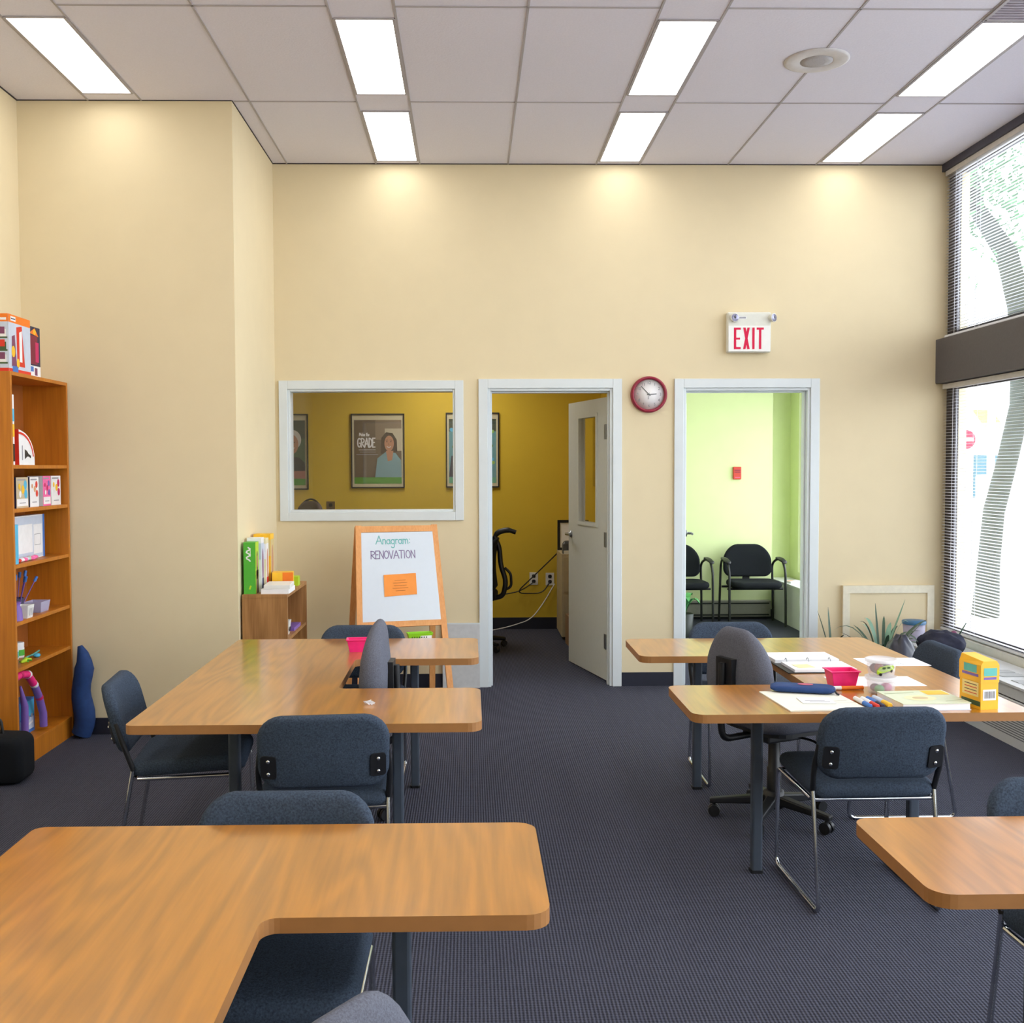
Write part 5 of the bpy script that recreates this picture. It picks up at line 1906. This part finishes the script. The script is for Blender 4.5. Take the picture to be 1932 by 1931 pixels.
# office chairs
def mesh_chair(label, loc, rotz):
    t = thing('mesh_office_chair', label, 'chair', loc, rotz, 'mesh-backed office chairs')

    def fs(a, b_, c):
        return (a, b_ + 0.03, 0.48 + c)
    MB().pillow(rrect(0.48, 0.46, 0.09), 0.08, 0.035, M_BLACKFAB, fs).build('seat', t)
    spine = [(0, -0.17, 0.45), (0, -0.255, 0.47), (0, -0.285, 0.60), (0, -0.235, 0.74), (0, -0.225, 0.90), (0, -0.18, 1.0)]
    b = MB()
    b.tube(bend(spine, 0.06), 0.022, M_BLACK, 8)
    b.build('spine', t)

    def fb(a, b_, c):
        y = -0.205 + c + 0.6 * a * a + 0.03 * math.sin((b_ + 0.2) * 7) - 0.06 * b_
        return (a, y, 0.76 + b_)
    MB().pillow(rrect(0.46, 0.44, 0.1, 6), 0.03, 0.014, M_BLACKFAB, fb).build('backrest', t)

    def fh(a, b_, c):
        return (a, -0.13 + c + 0.9 * a * a + 0.25 * max(0, b_), 1.02 + b_)
    MB().pillow(rrect(0.30, 0.15, 0.06, 5), 0.04, 0.018, M_BLACKFAB, fh).build('headrest', t)
    b = MB()
    b.tube(bend([(0, -0.17, 0.94), (0, -0.20, 1.03), (0, -0.30, 1.055), (0, -0.37, 1.03)], 0.05), [0.02] * 3 + [0.024] * 8 + [0.02] * 3, M_BLACK, 8)
    b.build('top_handle', t)
    b = MB()
    b.tube(bend([(0, -0.255, 0.52), (0, -0.33, 0.55), (0, -0.325, 0.67), (0, -0.27, 0.72)], 0.05), 0.012, M_BLACK, 8)
    b.build('lumbar_loop', t)
    for s in (-1, 1):
        b = MB()
        b.tube(bend([(s * 0.22, -0.05, 0.45), (s * 0.30, -0.05, 0.47), (s * 0.30, -0.03, 0.66)], 0.04), 0.014, M_BLACK, 8)
        b.box(s * 0.30 - 0.035, s * 0.30 + 0.035, -0.14, 0.10, 0.66, 0.685, M_BLACK)
        b.build('armrest', t)
    MB().lathe([(0.03, 0.13), (0.03, 0.26), (0.018, 0.265), (0.018, 0.44)], M_BLACK, 14).build('gas_column', t)
    for k in range(5):
        T = Matrix.Rotation(2 * PI * k / 5 + 0.2, 4, 'Z')
        sp = MB()
        sp.tube([(0.0, 0, 0.11), (0.30, 0, 0.07)], [0.03, 0.016], M_BLACK, 8, T=T)
        s_ = sp.build('base_spoke', t)
        cs = MB()
        cs.lathe([(0.026, -0.016), (0.03, 0), (0.026, 0.016)], M_BLACK, 14, T=T @ Matrix.Translation((0.29, 0, 0.0305)) @ Matrix.Rotation(PI / 2, 4, 'X'))
        cs.build('caster', s_)
    return t


mesh_chair('black high-backed office chair side-on in the office doorway', (0.04, 9.3, 0), R(84))
t = thing('brown_office_chair', 'brown-grey rounded chair top at the lower left of the interior window', 'chair', (-1.52, 9.15, 0), R(150))


def fb2(a, b_, c):
    return (a * (1 - 0.1 * max(0, b_) / 0.3), -0.22 + c + 0.4 * a * a - 0.1 * b_, 0.98 + b_)


M_TAUPE = mat('taupe_mesh', '#5d4f4c', 0.9, var=0.25, scale=150, bump=0.3)
MB().pillow(rrect(0.30, 0.66, 0.11, 8), 0.06, 0.028, M_TAUPE, fb2).build('backrest', t)
arcp = [fb2(a * 1.12, 0.1 + 0.245 * math.sqrt(max(0, 1 - (a / 0.16) ** 2)), 0.0) for a in [-0.16 + 0.32 * k / 16 for k in range(17)]]
MB().tube(arcp, 0.009, M_BLACK, 8).build('rim', t)
MB().pillow(rrect(0.46, 0.44, 0.1), 0.08, 0.035, M_TAUPE, lambda a, b_, c: (a, b_ + 0.02, 0.48 + c)).build('seat', t)
MB().tube(bend([(0, 0, 0.42), (0, -0.27, 0.42), (0, -0.265, 0.75)], 0.08), 0.018, M_BLACK, 8).build('back_support', t)
MB().lathe([(0.03, 0.12), (0.03, 0.28), (0.018, 0.285), (0.018, 0.43)], M_BLACK, 14).build('gas_column', t)
for k in range(5):
    T = Matrix.Rotation(2 * PI * k / 5, 4, 'Z')
    sp = MB()
    sp.tube([(0.0, 0, 0.11), (0.29, 0, 0.07)], [0.03, 0.016], M_BLACK, 8, T=T)
    sp.lathe([(0.026, -0.016), (0.03, 0), (0.026, 0.016)], M_BLACK, 14, T=T @ Matrix.Translation((0.28, 0, 0.0305)) @ Matrix.Rotation(PI / 2, 4, 'X'))
    sp.build('base_spoke', t)


def room_light(label, x, y, z, w, d, m):
    t = thing('ceiling_light', label, 'ceiling light', (x, y, z))
    f = MB()
    for s in (-1, 1):
        f.box(s * w - 0.01, s * w + 0.01, -d, d, -0.012, -0.001, M_GRID)
        f.box(-w, w, s * d - 0.01, s * d + 0.01, -0.012, -0.001, M_GRID)
    f.build('frame', t)
    MB().box(-w + 0.01, w - 0.01, -d + 0.01, d - 0.01, -0.006, -0.002, m).build('diffuser', t)


room_light('ceiling light panel of the mustard office', -0.2, 9.4, 2.75, 0.3, 0.6, emit('office_diffuser', (1.0, 0.96, 0.9), 12.0))
room_light('added out-of-view light panel in the lime green reception room', 2.35, 9.5, 2.75, 0.3, 0.6, emit('reception_fill_light', (1.0, 0.99, 0.93), 4.0))  # added unseen lamp that brightens the lime green room beside its window


# ================================================================== RECEPTION ROOM
def arm_chair(label, loc, rotz):
    t = thing('guest_chair', label, 'chair', loc, rotz, 'black guest chairs with looped arms')

    def fs(a, b_, c):
        return (a * (1 + 0.1 * b_), b_ + 0.03, 0.415 + c + 0.1 * a * a)
    MB().pillow(rrect(0.50, 0.46, 0.12, 6), 0.07, 0.032, M_BLACKFAB, fs).build('seat', t)

    def fb(a, b_, c):
        return (a * (1 - 0.12 * max(0, b_) / 0.16), -0.235 + c + 0.35 * a * a - 0.18 * b_, 0.635 + b_)
    MB().pillow(rrect(0.50, 0.33, (0.08, 0.15, 0.15, 0.08), 7), 0.06, 0.028, M_BLACKFAB, fb).build('backrest', t)
    MB().box(-0.035, 0.035, -0.275, -0.25, 0.40, 0.58, M_BLACK).build('back_bracket', t)
    for s in (-1, 1):
        x = s * 0.28
        MB().tube(bend([(x, 0.20, 0.005), (x, 0.18, 0.56), (x, 0.08, 0.66), (x, -0.12, 0.655), (x * 0.95, -0.24, 0.60), (x * 0.98, -0.24, 0.3), (x, -0.25, 0.005)], 0.07), 0.0125, M_BLACK, 8).build('leg_loop', t)

        def fa(a, b_, c):
            return (x + a, b_ + 0.03, 0.672 + c - 3.0 * max(0, b_ - 0.02) ** 2 - 0.8 * max(0, -b_ - 0.05) ** 2)
        MB().pillow(rrect(0.05, 0.26, 0.02), 0.024, 0.01, M_BLACK, fa).build('armrest', t)
    MB().tube([(-0.28, 0.10, 0.375), (0.28, 0.10, 0.375)], 0.011, M_BLACK, 8).build('cross_bar', t)
    MB().tube([(-0.28, -0.14, 0.375), (0.28, -0.14, 0.375)], 0.011, M_BLACK, 8).build('cross_bar', t)
    return t


ac = arm_chair('black guest chair fully visible through the lime green doorway', (2.86, 10.62, 0), R(180))
dup(ac, (2.13, 10.62, 0), R(182), 'black guest chair half hidden by the left edge of the lime green doorway')
t = thing('baseboard_heater', 'long low baseboard heater behind the black guest chairs', 'heater', (2.35, GYB, 0))
b = MB()
b.box(-0.95, 0.80, -0.07, -0.0, 0.03, 0.20, mat('heater_taupe', '#8d8b84', 0.5))
b.build('housing', t, bevel=0.008)
MB().box(-0.93, 0.78, -0.074, -0.0702, 0.045, 0.06, M_BLACK).build('air_slot', t)
MB().box(-0.93, 0.78, -0.0745, -0.0702, 0.165, 0.178, M_BLACK).build('air_slot', t)
t = thing('wall_convector', 'white convector cabinet at the right of the lime green room', 'radiator', (3.26, 9.55, 0))
MB().box(-0.055, 0.155, -1.5, 1.65, 0.0, 0.40, M_CONV).build('cabinet', t, bevel=0.004)
MB().box(-0.065, 0.155, -1.5, 1.65, 0.402, 0.42, M_CONV).build('top_ledge', t, bevel=0.003)
sheet('brochures', 'small pile of leaflets on the white ledge in the lime green room', (3.29, 10.65, 0.4205), R(20), 0.16, 0.11, M_PAPER, lines=[([(-0.07, 0.0), (0.0, 0.02)], 0.03, ORG)], th=0.02)
t = thing('wall_notice', 'small red box on the lime green wall above the guest chairs', 'alarm', (2.799, GYB, 1.532))
MB().box(-0.042, 0.042, -0.03, 0, -0.066, 0.066, mat('red_box', '#c9382b', 0.4)).build('body', t, bevel=0.006)
b = MB()
for k in range(2):
    b.stroke([(-0.028, 0.03 - k * 0.02), (0.028, 0.03 - k * 0.02)], 0.009, XZ(-0.03), CRIM, 0.001)
b.stroke([(-0.025, -0.045), (0.025, -0.045)], 0.005, XZ(-0.03), PNK, 0.001)
b.build('lettering', t)
# green leafy plant at left of doorway
t = thing('leafy_plant', 'small potted green plant at the left edge of the lime green doorway', 'plant', (2.02, 9.9, 0))
MB().lathe([(0.07, 0.0), (0.09, 0.22), (0.085, 0.22), (0.08, 0.2), (0.001, 0.2)], mat('dark_pot', '#2c3330', 0.5), 20).build('pot', t)
M_LEAF = mat('leaf_green', '#4f9a5c', 0.5, var=0.25, scale=20)


def blade(mb, base, tip, w, sag, m, n=7, fold=0.25, wt=0.25):
    base, tip = Vector(base), Vector(tip)
    d = tip - base
    side = Vector((-d.y, d.x, 0))
    side = side.normalized() if side.length > 1e-4 else Vector((1, 0, 0))
    vs, fs = [], []
    for i in range(n + 1):
        f = i / n
        p = base + d * f + Vector((0, 0, sag * 4 * f * (1 - f)))
        ww = w * (wt + (1 - wt) * math.sin(PI * min(1, f * 0.9 + 0.08)))
        if i == n:
            ww = 0.001
        vs += [p - side * ww, p + Vector((0, 0, -ww * fold)), p + side * ww]
    for i in range(n):
        a = i * 3
        fs += [(a, a + 1, a + 4, a + 3), (a + 1, a + 2, a + 5, a + 4)]
    mb.add(vs, fs, m, smooth=True)


for k in range(9):
    a = k * 2.39
    q = MB()
    blade(q, (0, 0, 0.2), (0.16 * math.cos(a), 0.16 * math.sin(a), 0.30 + 0.025 * (k % 4)), 0.03, 0.10, M_LEAF)
    q.build('leaf', t)

# ================================================================== PLANTS AND CLUTTER AT THE WINDOW CORNER
M_DLEAF = mat('dark_strap_leaf', '#3f5a48', 0.45, var=0.25, scale=15)
M_PLEAF = mat('pale_strap_leaf', '#7fa58c', 0.45, var=0.2, scale=15)
t = thing('strap_leaf_plant', 'potted plant with two dark upright blades, left of the framed panel', 'plant', (2.57, 7.42, 0))
MB().lathe([(0.09, 0), (0.12, 0.22), (0.125, 0.24), (0.115, 0.24), (0.11, 0.21), (0.001, 0.205)], mat('terracotta', '#7d5a48', 0.8), 24).build('pot', t)
for tip, w, sg in (((-0.11, 0.0, 0.58), 0.014, 0.02), ((-0.02, 0.04, 0.60), 0.011, 0.0), ((0.06, -0.1, 0.42), 0.012, 0.06), ((-0.14, -0.12, 0.40), 0.012, 0.05)):
    q = MB()
    blade(q, (0, 0, 0.205), tip, w, sg, M_DLEAF)
    q.build('leaf', t)
t = thing('strap_leaf_plant', 'spreading plant with long arching leaves in front of the framed panel', 'plant', (2.80, 7.08, 0))
MB().lathe([(0.11, 0), (0.14, 0.26), (0.145, 0.28), (0.135, 0.28), (0.13, 0.25), (0.001, 0.245)], mat('dark_pot', '#2c3330', 0.5), 24).build('pot', t)
rnd = random.Random(11)
for k in range(32):
    a = k * 2.399
    l = rnd.uniform(0.16, 0.36)
    q = MB()
    blade(q, (0.03 * math.cos(a), 0.03 * math.sin(a), 0.245), (l * math.cos(a), l * math.sin(a) * 0.8, rnd.uniform(0.36, 0.58)), rnd.uniform(0.010, 0.02), rnd.uniform(0.02, 0.14), rnd.choice([M_DLEAF, M_PLEAF, M_DLEAF]))
    q.build('leaf', t)
for tip, w in (((-0.02, 0.1, 0.66), 0.008), ((0.17, 0.06, 0.69), 0.010), ((0.26, -0.02, 0.55), 0.012), ((-0.26, -0.05, 0.45), 0.009)):
    q = MB()
    blade(q, (-0.02, 0, 0.245), tip, w, 0.0, M_PLEAF if w == 0.010 else M_DLEAF)
    q.build('leaf', t)
# tub with blue lid on the ledge
t = thing('lidded_tub', 'grey tub with a blue lid on the ledge behind the arching plant', 'tub', (3.165, 7.45, 0.3515))
MB().lathe([(0.068, 0), (0.076, 0.125), (0.074, 0.125)], mat('lilac_tub', '#a59fb4', 0.5), 28).build('body', t)
MB().lathe([(0.081, 0.1255), (0.083, 0.142), (0.078, 0.15), (0.001, 0.152)], mat('blue_lid', '#38688f', 0.4), 28).build('lid', t)
# glass bowl
t = thing('glass_bowl', 'green glass bowl with a sprig on the window ledge', 'bowl', (3.285, 7.08, 0.3515))
M_GGL = plastic_clear('green_glass', (0.25, 0.62, 0.52), 0.45)
MB().lathe([(0.02, 0), (0.05, 0.02), (0.065, 0.055), (0.06, 0.085), (0.057, 0.085), (0.06, 0.055), (0.045, 0.024), (0.001, 0.008)], M_GGL, 26, cap=False).build('bowl', t)
q = MB()
for k in range(6):
    a = k * 2.2
    blade(q, (0, 0, 0.03), (0.05 * math.cos(a), 0.05 * math.sin(a), 0.08 + 0.008 * k), 0.014, 0.02, M_LEAF)
q.build('leaves', t)
q = MB()
q.tube([(0.01, 0, 0.05), (0.03, -0.02, 0.12), (0.06, -0.04, 0.19)], [0.003, 0.005, 0.003], M_DLEAF, 6)
q.ball((0.0, 0.01, 0.115), (0.02, 0.02, 0.016), PLUM, 10)
q.build('sprig', t)
# black bag
b = MB()
rb = random.Random(5)
b.ball((0, 0, 0.265), (0.12, 0.14, 0.27), mat('black_bag_film', '#2a2c3c', 0.28, var=0.2, scale=25, bump=0.5, bscale=30), 28,
       fn=lambda d: 0.92 + 0.07 * math.sin(d.x * 9 + d.z * 7) * math.cos(d.y * 11 - d.z * 5) + 0.08 * max(0, d.z))
tag(b.build('bin_bag', loc=(2.70, 6.55, 0.005)), 'shiny black bin bag bulging behind the chair at the window side', 'bag')

b = MB()
b.ball((0, 0, 0.06), (0.15, 0.19, 0.085), mat('navy_cloth', '#23263a', 0.9, var=0.25, scale=30, bump=0.4, bscale=40), 26,
       fn=lambda d: 0.9 + 0.09 * math.sin(d.x * 7 + d.y * 9) + 0.05 * math.cos(d.y * 13 - d.x * 4))
tag(b.build('folded_jacket', loc=(3.09, 6.84, 0.382)), 'dark navy cloth heap on the ledge in front of the blue-lidded tub', 'jacket')

# ================================================================== OUTSIDE
mb = MB()
mb.box(RX + 0.2, 40, -12, 60, -0.25, -0.12, mat('pale_pavement', '#c9c7c4', 0.9, var=0.08, scale=3))
struct(mb.build('ground_street'))
t = thing('street_tree', 'leaning street tree outside the tall window', 'tree', (6.15, 11.9, -0.12))
M_BARK = mat('grey_green_bark', '#3a413b', 0.9, var=0.25, scale=9, bump=0.8, bscale=18)
b = MB()
b.tube([(-0.28, 0, 0), (-0.25, 0, 0.6), (-0.20, 0, 1.2), (-0.05, 0, 1.8), (0.08, 0, 2.4), (0.10, 0, 3.0), (0.06, 0, 3.6)], [0.15, 0.12, 0.115, 0.11, 0.11, 0.12, 0.14], M_BARK, 14)
b.build('trunk', t)
b = MB()
b.tube([(0.06, 0, 3.5), (-0.1, 0, 4.1), (-0.45, 0, 4.6), (-0.6, 0, 5.4)], [0.13, 0.12, 0.09, 0.06], M_BARK, 12)
b.tube([(0.08, 0, 3.5), (0.45, 0, 4.2), (0.75, 0.1, 5.0), (0.8, 0.1, 5.8)], [0.13, 0.12, 0.09, 0.06], M_BARK, 12)
b.tube([(-0.45, 0, 4.6), (-0.85, 0, 4.75), (-1.2, 0, 5.1)], [0.09, 0.06, 0.03], M_BARK, 10)
b.build('limbs', t)
b = MB()
rl = random.Random(21)
M_FOL = mat('street_foliage', '#56805a', 0.7, var=0.3, scale=5)
for k in range(1500):
    c = Vector((rl.gauss(0.0, 0.75), rl.gauss(0.0, 0.7), rl.gauss(5.15, 0.5)))
    u = Vector((rl.uniform(-1, 1), rl.uniform(-1, 1), rl.uniform(-1, 1))).normalized() * 0.07
    v = u.orthogonal().normalized() * 0.04
    b.add([c - u, c + v, c + u, c - v], [(0, 1, 2, 3)], M_FOL)
fo = b.build('foliage', t)
fo['kind'] = 'stuff'
t = thing('no_entry_sign', 'round red no-entry sign on a post outside the lower window', 'sign', (7.77, 16.5, -0.12))
MB().tube([(0, 0, 0), (0, 0, 2.35)], 0.03, M_STEEL, 10).build('post', t)
b = MB()
b.lathe([(0.16, 0.0), (0.16, 0.012)], M_WHITEPL, 32, T=Matrix.Translation((0, -0.035, 2.13)) @ RX90)
S = lambda a, z, o: (a, -0.047 - o, 2.13 + z)
b.disc(0, 0, 0.15, 0.15, S, mat('sign_red', '#a80a3a', 0.4), 0.001, 32)
b.rect(-0.12, 0.12, -0.027, 0.027, S, M_WHITEPL, 0.003)
b.build('disc', t)
t = thing('street_building', 'pale building across the street seen through the blinds', 'building', (15.0, 27.0, -0.12))
M_BLD = mat('pale_render', '#e3e4e6', 0.9, var=0.04, scale=1)
MB().box(-5.5, 9, 0, 8, 0, 6.2, M_BLD).build('wall', t)
for x in (-3.4, -2.75, 0.2, 1.6):
    q = MB().box(x, x + 0.55, -0.06, 0.02, 2.5, 3.8, M_WHITEPL).build('window_frame', t)
    MB().box(x + 0.08, x + 0.47, -0.075, -0.0605, 2.6, 3.7, mat('dim_glass', '#9cc3d0', 0.1)).build('window_pane', q)
MB().box(-2.05, -1.2, -0.08, 0.02, 0.9, 2.0, mat('shop_glass', '#3c6675', 0.1)).build('shop_window', t)
b = MB()
b.add([(-2.1, 0, 3.15), (-1.6, 0, 3.15), (-1.6, -0.5, 2.8), (-2.1, -0.5, 2.8), (-2.1, -0.5, 2.6), (-1.6, -0.5, 2.6)], [(0, 1, 2, 3), (3, 2, 5, 4), (3, 2, 1, 0)], mat('yellow_awning', '#e2bd7c', 0.8))
b.build('awning', t)
t = thing('utility_pole', 'white utility pole standing outside between sign and tree', 'pole', (7.05, 14.2, -0.12))
MB().lathe([(0.12, 0), (0.06, 0.3), (0.05, 1.2), (0.05, 2.6)], M_WHITEPL, 16).build('shaft', t)
b = MB()
b.box(-0.16, 0.16, -0.12, 0.12, 0.9, 1.6, M_WHITEPL)
b.build('control_box', t, bevel=0.03)
